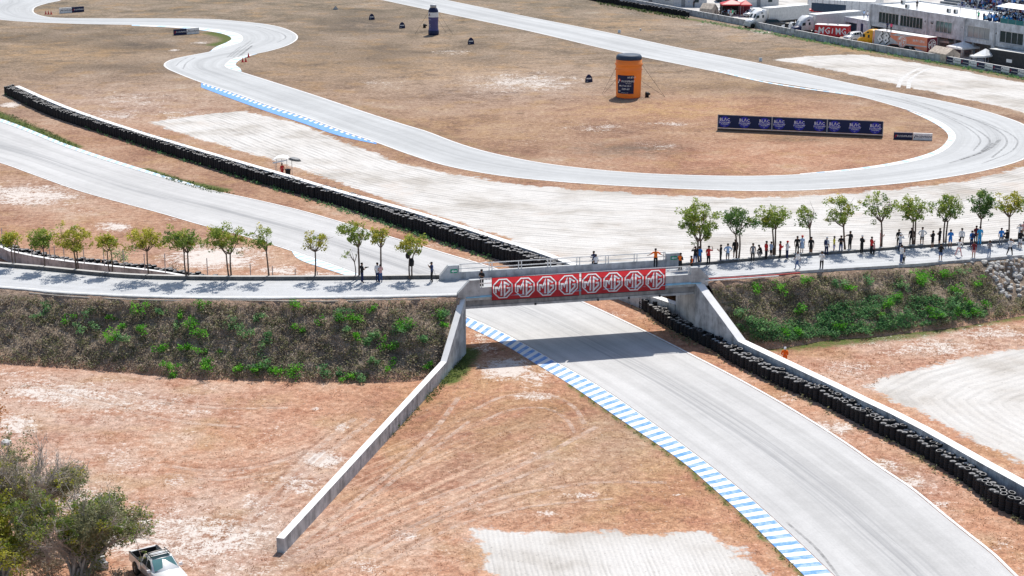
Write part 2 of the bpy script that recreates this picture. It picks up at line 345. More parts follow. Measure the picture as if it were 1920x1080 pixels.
p3 = pts([(1060, 985), (1110, 1140)]); p4 = pts([(2000, 640), (1900, 668), (1760, 706), (1690, 742), (1760, 800), (1900, 876), (2010, 930)])
m3 = (V_ > 930) & (U < 1490); rake = np.where(m3, (X-p3[0].x)-(p3[1].x-p3[0].x)/(p3[1].y-p3[0].y)*(Y-p3[0].y)*1.0, rake); rake = np.where(m3, rake*2.6+60, rake)
rake = np.where(sdist(X, Y, pts(GRAV[4])) < 0, X*.15+Y*.1, rake)
m4 = (V_ > 600) & (U > 1560); rake = np.where(m4, ldist(X, Y, p4), rake)
PATCH = [(980, 155, 150, 26, .6), (720, 155, 90, 20, .38), (1120, 240, 90, 12, .5), (1250, 232, 80, 12, .42), (850, 97, 55, 7, .5), (1230, 275, 70, 14, .42), (1000, 262, 60, 20, .3), (1500, 42, 120, 12, .42), (1440, 60, 60, 10, .5), (1560, 72, 60, 10, .42), (1330, 45, 60, 8, .42), (1180, 25, 80, 8, .32), (250, 188, 130, 30, .42), (220, 215, 80, 20, .5), (20, 196, 26, 10, .8), (330, 215, 60, 15, .5), (375, 80, 25, 3, .65), (325, 94, 14, 2.5, .75),
         (50, 365, 130, 28, .75), (150, 395, 80, 10, .45), (215, 425, 52, 14, .72), (330, 410, 40, 8, .45), (400, 482, 125, 30, .85), (520, 507, 60, 15, .72), (590, 515, 60, 10, .62), (850, 458, 120, 14, .45), (930, 490, 80, 10, .5), (1130, 590, 60, 15, .5), (905, 640, 35, 30, .6), (955, 692, 70, 28, .85), (1000, 708, 50, 22, .75), (1010, 742, 60, 12, .62), (1000, 850, 22, 5, .5), (1100, 930, 60, 12, .6), (1020, 960, 50, 10, .55), (1275, 928, 12, 4, .95), (870, 940, 60, 20, .4), (800, 1040, 80, 40, .38), (770, 1005, 40, 15, .55), (680, 1060, 60, 30, .42),
         (100, 735, 230, 42, .6), (260, 762, 160, 32, .52), (30, 700, 80, 20, .45), (330, 772, 120, 25, .38), (220, 865, 90, 45, .5), (330, 905, 40, 20, .55), (400, 1010, 210, 85, .64), (250, 1000, 160, 85, .66), (600, 862, 46, 26, .85), (560, 905, 60, 30, .66), (480, 955, 60, 40, .6), (642, 802, 25, 12, .85), (592, 766, 13, 4, .95), (150, 950, 150, 100, .52), (700, 740, 60, 12, .35), (30, 800, 60, 40, .66),
         (1560, 802, 60, 20, .62), (1640, 872, 60, 20, .78), (1700, 905, 50, 15, .64), (1765, 945, 40, 15, .55), (1880, 1020, 40, 22, .55), (1480, 745, 30, 10, .45), (1440, 700, 40, 15, .42), (1600, 690, 90, 25, .55), (1750, 652, 150, 26, .64), (1860, 622, 110, 22, .55), (1850, 60, 300, 50, .9)]
pat = np.where((V_ > 690) & (U < 560), .22, 0)+np.where((V_ > 560) & (U > 1400), .14, 0)+np.where((V_ > 700) & (U > 560), .08, 0)+np.where(V_ < 500, .06, 0)
for u, v, ru, rv, k in PATCH: pat = np.maximum(pat, k*np.exp(-(((U-u)/ru)**2+((V_-v)/rv)**2)*1.1))
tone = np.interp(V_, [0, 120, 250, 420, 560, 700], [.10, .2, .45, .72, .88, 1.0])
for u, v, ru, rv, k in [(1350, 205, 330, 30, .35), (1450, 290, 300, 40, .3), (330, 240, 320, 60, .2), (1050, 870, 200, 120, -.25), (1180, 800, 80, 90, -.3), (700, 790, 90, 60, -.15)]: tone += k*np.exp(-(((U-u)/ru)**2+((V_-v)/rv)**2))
ylw = np.zeros(X.shape)
for u, v, ru, rv, k in [(930, 800, 190, 110, .45), (1180, 930, 150, 70, .5), (720, 880, 120, 80, .25), (850, 130, 200, 26, .45), (620, 120, 120, 26, .35), (1300, 160, 160, 20, .45), (120, 100, 160, 20, .4), (900, 240, 160, 26, .4), (1250, 205, 200, 18, .8), (1500, 235, 200, 25, .5), (1050, 830, 60, 30, .7), (1230, 870, 70, 50, .6), (780, 770, 60, 60, .5), (1330, 580, 60, 20, .6), (1180, 45, 90, 12, .5), (1640, 95, 120, 10, .5), (1650, 870, 60, 20, .6), (1850, 1040, 50, 30, .7), (1560, 800, 50, 20, .4), (560, 470, 60, 20, .6), (500, 670, 60, 30, .3)]: ylw = np.maximum(ylw, k*np.exp(-(((U-u)/ru)**2+((V_-v)/rv)**2)))
drk = np.zeros(X.shape)
for u, v, ru, rv, k in [(260, 85, 90, 10, .8), (680, 45, 80, 20, .8), (1190, 280, 110, 14, .7), (1290, 105, 90, 14, .5), (900, 110, 60, 8, .6), (250, 125, 120, 12, .5), (1340, 25, 130, 20, .45), (130, 70, 150, 10, .4), (700, 110, 100, 25, .4), (1400, 165, 200, 10, .4), (1500, 260, 60, 6, .6), (1180, 182, 40, 6, .9), (600, 95, 60, 30, .35), (880, 640, 20, 40, .0), (540, 1030, 40, 20, .5), (960, 790, 160, 40, .2)]: drk = np.maximum(drk, k*np.exp(-(((U-u)/ru)**2+((V_-v)/rv)**2)))
grn = np.zeros(X.shape)
for P, wd, k in [(pts([(-60, 196), (0, 216), (60, 242), (140, 276)]), 1.8, 1.0), (pts([(270, 318), (330, 338), (420, 357)]), 1.7, .9), (pts([(430, 362), (640, 413)]), .8, .4), (pts([(1068, 721), (1140, 771), (1280, 868), (1397, 970), (1507, 1079)]), .75, .8), (pts([(890, 627), (1002, 684)]), .6, .6), (pts([(398, 62), (430, 70), (428, 78), (405, 84)]), 3.4, .85), (pts([(640, 187), (760, 228), (900, 276), (1020, 302)]), 2.2, .45), (pts([(460, 128), (520, 150), (600, 176)]), 3, .35), (pts([(1100, 310), (1300, 323), (1500, 322), (1690, 300), (1770, 268)]), 1.5, .3), (pts([(880, 658), (862, 690), (838, 714)]), 1.6, 1.0), (pts([(820, 725), (760, 785), (690, 850)]), .7, .5), (pts([(310, 116), (300, 124), (320, 136)]), 3, .35), (pts([(1390, 650), (1480, 650), (1700, 628), (1830, 604), (1920, 590)]), 2.2, .8), (pts([(1470, 128), (1600, 165), (1720, 190)]), 3, .25), (pts([(1290, 35), (1528, 78), (1767, 120), (1920, 148)]), 2.2, .75), (pts([(460, 205), (560, 230), (650, 262)]), 2, .3)]: grn = np.maximum(grn, k*np.clip(1.25-ldist(X, Y, P)/wd, 0, 1))
trk = np.exp(-(((U-850)/260)**2+((V_-900)/110)**2))+.7*np.exp(-(((U-650)/120)**2+((V_-1000)/80)**2))+.6*np.exp(-(((U-500)/90)**2+((V_-900)/90)**2))
nx, ny = len(xs), len(ys); me = bpy.data.meshes.new('ground')
co = np.stack([X, Y, np.zeros_like(X)], 1)
i0 = (np.arange(ny-1)[:, None]*nx+np.arange(nx-1)[None]).ravel(); F_ = np.stack([i0, i0+1, i0+1+nx, i0+nx], 1)
me.vertices.add(len(X)); me.vertices.foreach_set('co', co.ravel()); me.loops.add(F_.size); me.loops.foreach_set('vertex_index', F_.ravel())
me.polygons.add(len(F_)); me.polygons.foreach_set('loop_start', np.arange(0, F_.size, 4)); me.update(calc_edges=True)
pale = np.zeros(X.shape)
for u, v, ru, rv, k in [(150, 755, 330, 80, .9), (430, 1010, 260, 130, 1), (120, 900, 240, 140, .8), (590, 880, 90, 70, .8), (300, 780, 120, 25, .5), (870, 900, 160, 70, .35), (1750, 640, 220, 40, .8), (1600, 700, 120, 40, .6), (1700, 900, 140, 60, .5), (1560, 810, 80, 40, .5), (800, 1020, 120, 60, .5), (980, 160, 220, 40, .4), (250, 195, 200, 40, .5), (1450, 50, 220, 25, .4), (400, 480, 200, 50, .4), (80, 370, 180, 40, .4)]: pale = np.maximum(pale, k*np.exp(-(((U-u)/ru)**2+((V_-v)/rv)**2)))
rkw = np.where(m3, np.clip((V_-1000)/160, .1, .38), np.where(m4, .28, .65))
for n_, a_ in (('rkw', rkw), ('pale', pale), ('grav', gr), ('rake', rake), ('pat', pat), ('tone', np.clip(tone, 0, 1)), ('ylw', ylw), ('drk', drk), ('grn', grn), ('trk', np.clip(trk, 0, 1))):
    at_ = me.attributes.new(n_, 'FLOAT', 'POINT'); at_.data.foreach_set('value', a_.astype(np.float32))
g = G('ground'); p = g.pos()
nA = g.noise(p, .07, 7, .6, .6); nB = g.noise(p, .35, 7, .62); nC = g.noise(p, 1.6, 6, .65); nD = g.noise(p, 5.5, 5, .7); nE = g.noise(p, 14, 3, .7)
blend = g.math('ADD', g.math('MULTIPLY', nA, .5), g.math('ADD', g.math('MULTIPLY', nB, .28), g.math('MULTIPLY', nC, .22)))
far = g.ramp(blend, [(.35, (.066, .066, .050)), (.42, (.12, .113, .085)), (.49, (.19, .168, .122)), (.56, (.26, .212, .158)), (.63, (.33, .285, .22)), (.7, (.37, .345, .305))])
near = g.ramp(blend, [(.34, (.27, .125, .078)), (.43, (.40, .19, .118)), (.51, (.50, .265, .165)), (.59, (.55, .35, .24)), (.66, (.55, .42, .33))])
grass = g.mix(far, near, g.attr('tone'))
yl = g.mix((.36, .20, .07), (.50, .33, .17), nC); grass = g.mix(grass, yl, g.math('MULTIPLY', g.attr('ylw'), g.step(nB, .35, .62)))
grass = g.mix(grass, g.mix((.47, .33, .265), (.62, .51, .43), nB), g.math('MULTIPLY', g.attr('pale'), g.step(g.math('ADD', g.math('MULTIPLY', nB, .6), g.math('MULTIPLY', nC, .4)), .33, .56, 0, .92)))
nF = g.noise(p, .16, 5, .6); grass = g.mix(grass, g.mix((.34, .20, .085), (.46, .30, .15), nB), g.math('MULTIPLY', g.step(nF, .5, .68), .42))
grass = g.mix(grass, (.085, .07, .058), g.math('MULTIPLY', g.attr('drk'), g.step(nB, .3, .6)))
grass = g.mix(grass, (.10, .078, .05), g.math('MULTIPLY', g.step(g.noise(p, .5, 8, .7), .56, .72), .55))
gm = g.step(g.math('ADD', g.attr('grn'), g.math('MULTIPLY', g.math('SUBTRACT', nC, .5), 1.1)), .35, .9)
grass = g.mix(grass, g.mix((.055, .085, .018), (.14, .17, .045), nD), gm)
trk_n = g.noise(g.map(g.map(p, rot=(0, 0, radians(-52))), (.05, 1.5, 1)), 1.0, 5, .6)
grass = g.mix(grass, (.62, .43, .31), g.math('MULTIPLY', g.attr('trk'), g.step(trk_n, .5, .62, 0, .75)))
grass = g.mix(grass, (.26, .13, .08), g.math('MULTIPLY', g.attr('trk'), g.step(trk_n, .47, .38, 0, .35)))
spk = g.ramp(nD, [(.32, .42), (.5, .95), (.68, 1.45)]); spk2 = g.ramp(nE, [(.3, .6), (.7, 1.35)]); spk3 = g.ramp(nC, [(.34, .6), (.66, 1.25)])
grass = g.mix(g.mix(g.mix(grass, spk, .66, 'MULTIPLY'), spk2, .7, 'MULTIPLY'), spk3, .62, 'MULTIPLY')
pm = g.math('ADD', g.math('MULTIPLY', g.math('SUBTRACT', g.attr('pat'), .5), 1.15), g.math('ADD', g.math('MULTIPLY', nC, .45), g.math('MULTIPLY', g.noise(p, .55, 7, .7), .55)))
sub = lambda s_, k_: g.math('MULTIPLY', g.math('SUBTRACT', s_, .5), k_)
pm = g.math('ADD', g.math('ADD', g.math('SUBTRACT', g.attr('pat'), .5), sub(g.noise(p, .3, 5, .6), 1.1)), g.math('ADD', sub(nC, 1.2), sub(nD, 1.5))); pmask = g.step(pm, -.04, .2)
wht = g.mix((.56, .48, .42), (.74, .71, .67), nC); col = g.mix(grass, wht, g.math('MULTIPLY', pmask, .9))
cr = g.noise(g.map(p, (1, 1, 1)), 2.4, 4, .6); speck = g.math('MULTIPLY', g.step(g.noise(p, 3.1, 4, .65), .6, .70), g.math('SUBTRACT', 1.0, g.attr('grn'))); col = g.mix(col, (.66, .6, .54), g.math('MULTIPLY', speck, .5))
# gravel: raked crushed limestone
rk = g.math('ADD', g.math('MULTIPLY', g.attr('rake'), 7.5), g.math('MULTIPLY', nB, 5.0)); rw = g.math('SINE', rk); cx_ = g.n.new('ShaderNodeCombineXYZ'); px2 = g.n.new('ShaderNodeSeparateXYZ'); g.l.new(p, px2.inputs[0]); g.put(cx_.inputs[0], g.math('MULTIPLY', g.attr('rake'), 1.15)); g.put(cx_.inputs[1], g.math('MULTIPLY', px2.outputs[0], .09)); g.put(cx_.inputs[2], g.math('MULTIPLY', px2.outputs[1], .09)); rn = g.math('ADD', g.math('MULTIPLY', g.noise(cx_.outputs[0], 1.6, 5, .6), .75), g.math('MULTIPLY', g.noise(p, .9, 6, .7), .25))
gcol = g.ramp(g.noise(p, .12, 6, .6), [(.36, (.46, .43, .39)), (.46, (.56, .535, .50)), (.58, (.62, .60, .57))])
gcol = g.mix(gcol, g.ramp(g.math('ADD', g.math('MULTIPLY', rw, .07), rn), [(.36, .6), (.47, .95), (.62, 1.1)]), g.attr('rkw'), 'MULTIPLY')
gcol = g.mix(gcol, g.ramp(nD, [(.3, .86), (.7, 1.1)]), .8, 'MULTIPLY')
peb = g.step(g.noise(p, 3.4, 2, .5), .66, .73); gcol = g.mix(gcol, (.20, .18, .16), g.math('MULTIPLY', peb, .5))
dirt = g.math('MULTIPLY', g.step(g.noise(p, .09, 6, .65), .57, .7), .35); gcol = g.mix(gcol, (.50, .40, .32), dirt)
e = g.math('ADD', g.attr('grav'), g.math('ADD', g.math('MULTIPLY', g.math('SUBTRACT', nB, .5), 4.2), g.math('MULTIPLY', g.math('SUBTRACT', nC, .5), 2.6)))
gm = g.step(e, .25, -.35); col = g.mix(col, gcol, gm)
hb = g.math('ADD', g.math('MULTIPLY', g.math('MULTIPLY', rw, .10), gm), g.math('ADD', g.math('MULTIPLY', nD, .35), g.math('MULTIPLY', nC, .5)))
g.bump(hb, .55, .22); g.done(col, .95, .1); M['ground'] = g.m
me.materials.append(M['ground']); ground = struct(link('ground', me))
# ---- asphalt
def asphalt(name, c, dark):
    g = G(name); uv = g.uv(); p = g.pos(); sx = g.n.new('ShaderNodeSeparateXYZ'); g.l.new(uv, sx.inputs[0]); u = sx.outputs[0]
    n1 = g.noise(g.map(uv, (34, .035, 1)), 1.0, 6, .62); n2 = g.noise(g.map(uv, (9, .012, 1)), 1.0, 4, .5); n3 = g.noise(p, .06, 5); n4 = g.noise(p, 6, 4, .7); n5 = g.noise(p, .7, 6, .7)
    col = g.mix(c, g.ramp(n1, [(.32, .86), (.5, 1.0), (.7, 1.05)]), .65, 'MULTIPLY'); col = g.mix(col, g.ramp(n2, [(.35, .86), (.6, 1.05)]), .75, 'MULTIPLY')
    col = g.mix(col, g.ramp(n3, [(.35, .92), (.65, 1.05)]), 1.0, 'MULTIPLY'); col = g.mix(col, g.ramp(n4, [(.3, .93), (.7, 1.06)]), 1.0, 'MULTIPLY')
    col = g.mix(col, g.ramp(n5, [(.3, .93), (.7, 1.05)]), 1.0, 'MULTIPLY')
    band = g.math('MULTIPLY', g.math('MULTIPLY', g.step(u, .3, .44), g.step(u, .66, .52)), g.step(n1, .38, .62)); col = g.mix(col, (.17, .175, .185), g.math('MULTIPLY', band, dark))
    thin = g.step(g.noise(g.map(uv, (90, .02, 1)), 1.0, 3, .5), .66, .72); col = g.mix(col, (.16, .16, .17), g.math('MULTIPLY', thin, .3*dark+.12))
    crack = g.step(g.noise(g.map(p, (1, 1, 1)), .35, 2, .5, 3.0), .4985, .5); crack2 = g.step(g.noise(p, .35, 2, .5, 3.0), .5015, .5); cm = g.math('MULTIPLY', g.math('MULTIPLY', crack, crack2), .35)
    col = g.mix(col, (.2, .2, .2), cm); g.bump(n4, .15, .02); g.done(col, .8, .25); M[name] = g.m
asphalt('asphalt', (.52, .515, .505), .5); asphalt('asphalt_far', (.475, .485, .485), .3); asphalt('asphalt_high', (.52, .53, .54), .1)
road('race_track', r1l, r1r, .02, 'asphalt_far'); road('lower_track', r2l, r2r, .02, 'asphalt')
g = G('line_white'); g.done(g.mix((.8, .8, .79), g.ramp(g.noise(g.pos(), 2.5, 5, .7), [(.35, .72), (.55, 1)]), 1.0, 'MULTIPLY'), .7, .2); M['line_white'] = g.m
for P, s_ in ((r1l, -1), (r1r, 1), (r2l, -1), (r2r, 1)):
    ribbon('white_line', offset(P, s_*.17), .26 if P in (r1l, r1r) else .22, .028, 'line_white')
# ---- kerbs: painted blocks one by one
def kerbmat(name, a, wear):
    g = G(name); n = g.noise(g.pos(), 1.6, 6, .7); f = g.step(n, .5-wear*.3, .72-wear*.25); g.done(g.mix(a, (.80, .82, .82), g.math('MULTIPLY', f, wear)), .65, .25); M[name] = g.m
kerbmat('kerb_blue', (.09, .28, .66), .35); kerbmat('kerb_pale', (.30, .55, .76), .5); kerbmat('kerb_white', (.78, .78, .77), .2); kerbmat('kerb_sky', (.12, .32, .72), .15)
def kerb(inner, outer, per, mats, h=.045, skew=0.0):
    k = struct(link('kerb', None)); L = (length(inner)+length(outer))/2; n = max(2, int(L/per)); A = resample(inner, n*3+1); B = resample(outer, n*3+1)
    for i in range(n):
        V = []
        for z in (.012, h):
            for q in range(4): V.append(A[i*3+q]+Vector((0, 0, z)))
            for q in range(4): V.append(B[i*3+q]+Vector((0, 0, z*.8 if z > .02 else z)))
        Fs = []
        for q in range(3): Fs += [(8+q, 9+q, 13+q, 12+q), (q, q+1, 9+q, 8+q), (4+q, 12+q, 13+q, 5+q)]
        Fs += [(0, 8, 12, 4), (3, 7, 15, 11)]
        MB().add(V, Fs, mats[i % len(mats)]).obj('kerb_block', k)
    return k
KI = smooth(pts([(876, 597), (925, 617), (983, 647), (1045, 682), (1123, 726), (1207, 783), (1280, 836), (1380, 913), (1463, 986), (1513, 1033), (1563, 1081), (1640, 1159)]), step=1)
KO = smooth(pts([(866, 608), (928, 638), (958, 654), (1002, 681), (1068, 721), (1140, 771), (1280, 867), (1330, 910), (1397, 970), (1447, 1020), (1507, 1079), (1585, 1160)]), step=1)
kerb(KI, KO, .545, ['kerb_blue', 'kerb_white'])
kerb(smooth(pts([(548, 471), (640, 503), (700, 526)]), step=1), smooth(pts([(548, 473), (556, 484), (575, 493), (600, 501), (680, 527)]), step=1), .56, ['kerb_pale', 'kerb_white'])
kerb(smooth(pts([(-160, 184), (0, 228), (133, 279), (267, 322), (383, 354)]), step=2), smooth(pts([(-160, 180), (0, 222.5), (133, 273.5), (267, 317), (383, 352)]), step=2), 1.0, ['kerb_pale', 'kerb_white'])
kerb(smooth(pts([(377, 156), (433, 174), (500, 198), (567, 219), (640, 246), (706, 268.5)]), step=2), smooth(pts([(377, 158), (433, 178), (500, 202), (567, 223), (640, 249), (706, 269.5)]), step=2), .9, ['kerb_sky', 'kerb_white'])
kerb(smooth(pts([(377, 158.2), (433, 178.2), (500, 202.2), (567, 223.2), (640, 249.2), (706, 269.7)]), step=2), smooth(pts([(377, 164), (433, 185), (500, 209), (567, 231), (640, 256), (706, 270.5)]), step=2), 2.4, ['kerb_sky'])
kerb(smooth(pts([(247, 47), (333, 50), (400, 55), (443, 63), (453, 72), (447, 80), (417, 89), (393, 97)]), step=2), smooth(pts([(247, 48.5), (333, 52.5), (400, 60), (425, 66), (434, 73), (426, 79), (405, 88), (393, 97.3)]), step=2), 2.0, ['kerb_pale', 'kerb_white', 'kerb_white'])
kerb(smooth(pts([(482, 101), (440, 110), (428, 118), (424, 123), (430, 128), (452, 134.5)]), step=1.5), smooth(pts([(482, 101.3), (460, 108), (445, 116), (442, 122), (450, 128), (453, 134)]), step=1.5), 1.8, ['kerb_pale', 'kerb_white'])
kerb(smooth(pts([(1500, 327), (1600, 319), (1680, 308), (1730, 297), (1765, 283), (1785, 265), (1788, 254), (1778, 241), (1755, 226), (1690, 203)]), step=2), smooth(pts([(1500, 326), (1600, 316.5), (1675, 305), (1722, 294), (1757, 281), (1775, 265), (1778, 254), (1768, 242), (1746, 228), (1690, 202)]), step=2), 1.2, ['kerb_white', 'kerb_white', 'kerb_pale'])
kerb(smooth(pts([(1340, 134), (1450, 158), (1600, 179.5)]), step=2), smooth(pts([(1340, 132.5), (1450, 156), (1600, 178)]), step=2), 1.2, ['kerb_white', 'kerb_pale'])
# worn tyre marks laid on the asphalt
g = G('tyre_mark'); uvn = g.noise(g.pos(), 1.2, 5, .7); tb = g.n.new('ShaderNodeBsdfTransparent'); mx = g.n.new('ShaderNodeMixShader'); g.done((.07, .07, .075), .8, .2)
g.put(mx.inputs[0], g.step(uvn, .3, .75, .06, .42)); g.l.new(tb.outputs[0], mx.inputs[1]); g.l.new(g.b.outputs[0], mx.inputs[2]); g.l.new(mx.outputs[0], g.out.inputs[0]); M['tyre_mark'] = g.m
for i, (P, wd) in enumerate([([(432, 107), (446, 95), (462, 83), (470, 77)], .3), ([(437, 108), (452, 96), (468, 84), (474, 80)], .3), ([(446, 107), (458, 97), (472, 86)], .3), ([(452, 104), (466, 92), (474, 86)], .35), ([(426, 108), (440, 96), (452, 87)], .25),
     ([(1640, 176), (1700, 190), (1770, 215), (1830, 243), (1856, 265), (1840, 284)], .3), ([(1640, 181), (1720, 199), (1800, 232), (1838, 262), (1825, 283)], .25), ([(1690, 182), (1790, 212), (1870, 245), (1888, 268), (1860, 296)], .3), ([(1760, 205), (1850, 232), (1905, 260), (1896, 284), (1840, 308)], .25), ([(1800, 300), (1850, 282), (1875, 262)], .5), ([(1780, 306), (1836, 288), (1862, 268)], .3),
     ([(1475, 980), (1530, 1028), (1575, 1085)], .2), ([(330, 124), (338, 116), (352, 108)], .25), ([(343, 130), (350, 118), (366, 108)], .25), ([(480, 50), (520, 60), (536, 70), (520, 80)], .3)]):
    ribbon('tyre_mark', smooth(pts(P), step=1), wd, .034+.004*i % .02, 'tyre_mark')
def trackmat(name, c, lo, hi):
    g = G(name); tb = g.n.new('ShaderNodeBsdfTransparent'); mx = g.n.new('ShaderNodeMixShader'); g.done(c, .95, .1)
    g.put(mx.inputs[0], g.step(g.noise(g.pos(), 1.1, 6, .75), .36, .68, lo, hi)); g.l.new(tb.outputs[0], mx.inputs[1]); g.l.new(g.b.outputs[0], mx.inputs[2]); g.l.new(mx.outputs[0], g.out.inputs[0]); M[name] = g.m
trackmat('wheel_track', (.68, .52, .42), .05, .8); trackmat('wheel_track_white', (.74, .73, .71), .6, .95); trackmat('wheel_track_dark', (.27, .135, .085), .0, .3)
TRK = [([(548, 1044), (680, 985), (840, 925), (1000, 862), (1120, 800)], .5), ([(600, 1078), (740, 1005), (880, 935), (1040, 868)], .4), ([(560, 1020), (640, 960), (740, 880), (820, 800), (860, 745)], .45), ([(600, 1012), (690, 940), (780, 868), (880, 790)], .35), ([(700, 1040), (820, 975), (960, 930), (1120, 905), (1250, 905)], .45), ([(720, 1060), (860, 985), (1000, 950), (1150, 935)], .35), ([(890, 768), (950, 742), (1020, 738), (1072, 760), (1096, 795)], .4), ([(905, 790), (960, 768), (1020, 765), (1060, 785), (1078, 812)], .35), ([(300, 872), (400, 884), (500, 872), (580, 845)], .5), ([(310, 888), (410, 900), (520, 886)], .4), ([(470, 1000), (540, 925), (610, 855), (700, 785)], .5), ([(440, 1000), (510, 925), (585, 850), (665, 785)], .5), ([(60, 720), (200, 760), (330, 790), (450, 800)], .5), ([(90, 708), (240, 742), (400, 765), (540, 765)], .4)]
for i, (P, wd) in enumerate(TRK):
    ribbon('wheel_track', smooth(pts(P), step=1), wd, .012+.004*(i % 3), 'wheel_track'); ribbon('wheel_track', offset(smooth(pts(P), step=1), .55), wd*.6, .026+.004*(i % 3), 'wheel_track_dark')
for P in ([(1684, 164), (1690, 150), (1704, 138), (1727, 127)], [(1703, 166), (1706, 152), (1718, 140), (1744, 128)]): ribbon('wheel_track', smooth(pts(P), step=1), .7, .014, 'wheel_track_white')
# ---- the raised road over the bridge
near_u = [(-620, 482), (-380, 506), (-160, 528), (0, 538), (60, 543), (100, 547), (233, 554), (400, 558), (640, 557), (866, 552.5)]; far_u = [(-620, 436), (-380, 461), (-160, 483), (0, 500), (60, 505), (100, 509), (233, 521), (367, 525), (640, 525), (838, 522.5)]
nr = [at(u, v, road_z(u)) for u, v in near_u]; fr_ = [at(u, v, road_z(u)) for u, v in far_u]
near_u2 = [(1318, 521), (1400, 516), (1500, 508), (1600, 502), (1700, 496), (1800, 488), (1920, 478), (2060, 466), (2400, 437)]; far_u2 = [(1275, 499), (1330, 496), (1420, 488), (1500, 481), (1600, 474), (1700, 466), (1800, 460), (1920, 452), (2060, 441), (2400, 412)]
nr2 = [at(u, v, road_z(u)) for u, v in near_u2]; fr2 = [at(u, v, road_z(u)) for u, v in far_u2]
hn = smooth(nr, step=1.5); hf = smooth(fr_, step=1.5); hn2 = smooth(nr2, step=1.5); hf2 = smooth(fr2, step=1.5)
road('elevated_road', hn+hn2, hf+hf2, 0.0, 'asphalt_high', across=3)
for P, s_ in ((hn, 1), (hn2, 1)): ribbon('white_line', offset(P, .25*s_), .2, .008, 'line_white')
ribbon('white_line', offset(hf, -.3), .12, .008, 'line_white')
def kerbrun(name, P, wd, ht, m):      # edge beam along the road, following its fall
    mb = MB(); L = offset(P, wd/2); R_ = offset(P, -wd/2); V = []; n = len(P)
    for i in range(n):
        z = P[i].z
        V += [(L[i].x, L[i].y, z-.3), (R_[i].x, R_[i].y, z-.3), (R_[i].x, R_[i].y, z+ht), (L[i].x, L[i].y, z+ht)]
    Fs = [(0, 1, 2, 3), (4*n-4, 4*n-1, 4*n-2, 4*n-3)]+[(4*i+k, 4*i+4+k, 4*i+4+(k+1) % 4, 4*i+(k+1) % 4) for i in range(n-1) for k in range(4)]
    return struct(mb.add(V, Fs, m).obj(name))
kerbrun('kerbstone', offset(hf, .2), .42, .34, 'kerbstone'); kerbrun('kerbstone', offset(hf2, .2), .42, .26, 'kerbstone')
kerbrun('kerbstone', offset(hn2, -.2), .34, .12, 'bridge_concrete'); kerbrun('kerbstone', offset(hn, -.12), .22, .02, 'bridge_concrete')
# ---- embankments
g = G('embankment_soil'); p = g.pos(); n1 = g.noise(p, .5, 7, .65); n2 = g.noise(p, 2.4, 6, .7); n3 = g.noise(p, 7, 4, .7)
col = g.ramp(n1, [(.34, (.16, .13, .10)), (.48, (.32, .25, .19)), (.62, (.48, .38, .29)), (.75, (.52, .40, .29))]); zz = g.n.new('ShaderNodeSeparateXYZ'); g.l.new(p, zz.inputs[0])
col = g.mix(col, (.52, .34, .24), g.math('MULTIPLY', g.step(zz.outputs[2], 3.6, 5.2), .75)); col = g.mix(col, (.56, .34, .23), g.step(zz.outputs[2], .9, .1))
col = g.mix(col, g.ramp(n2, [(.32, .5), (.68, 1.35)]), .9, 'MULTIPLY'); col = g.mix(col, g.ramp(n3, [(.3, .65), (.7, 1.3)]), .9, 'MULTIPLY')
g.bump(g.math('ADD', n2, g.math('MULTIPLY', n3, .5)), .8, .35); g.done(col, .95, .1); M['embankment_soil'] = g.m
def embank(name, crest, toe, rows=14, rough=.28, edge0=None, edge1=None):
    n = max(len(crest), 120); A = resample(crest, n); B = resample(toe, n); V = []
    for r in range(rows+1):
        t = r/rows; prof = t if t < .08 else t
        for i in range(n):
            p_ = A[i].lerp(B[i], prof); z = A[i].z*(1-max(0, (t-.06)/.94)**.92)
            k = min(1, t*5)*min(1, (1-t)*6); d = noise.noise(Vector((p_.x*.35, p_.y*.35, 1)))*rough*2+noise.noise(Vector((p_.x*1.3, p_.y*1.3, 5)))*rough
            V.append((p_.x, p_.y-k*d*.5, max(z+k*d, -.05 if t == 1 else -.05)))
    Fs = [(r*n+i, (r+1)*n+i, (r+1)*n+i+1, r*n+i+1) for r in range(rows) for i in range(n-1)]
    me = bpy.data.meshes.new(name); me.from_pydata(V, [], Fs); me.materials.append(M['embankment_soil']); me.polygons.foreach_set('use_smooth', [True]*len(Fs))
    o = struct(link(name, me)); return o, BVHTree.FromPolygons([Vector(v) for v in V], Fs)
cl = [p-Vector((0, 0, .06)) for p in offset(hn, -.1)]; tl_ = smooth(pts([(-620, 628), (-380, 655), (-160, 672), (0, 682), (133, 691), (267, 701), (350, 710), (467, 713), (633, 717), (760, 716), (815, 709), (838, 700)]), step=1.5)
cl[-1] = Vector((-4.35, 139.2, 5.1))
emb_l, bvh_l = embank('embankment', cl, tl_)
cr2 = [p-Vector((0, 0, .12)) for p in offset(hn2, -.33)]; tr2 = smooth(pts([(1392, 650), (1440, 655), (1500, 648), (1549, 638), (1640, 632), (1709, 624), (1801, 613), (1870, 601), (1920, 592), (2060, 572), (2400, 520)]), step=1.5)
emb_r, bvh_r = embank('embankment', cr2, tr2)
cb = [p-Vector((0, 0, .1)) for p in offset(hf, .4)]; tb_ = [Vector((p.x, p.y, 0)) for p in offset(hf, 6.5)]; embank('embankment', cb, tb_, 6)
cb = [p-Vector((0, 0, .1)) for p in offset(hf2, .4)]; tb_ = [Vector((p.x, p.y, 0)) for p in offset(hf2, 6.5)]; embank('embankment', cb, tb_, 6)
def on_bank(bvh, u, v):
    h = bvh.ray_cast(Vector((0, 0, CAMH)), rdir(u, v).normalized()); return h[0]
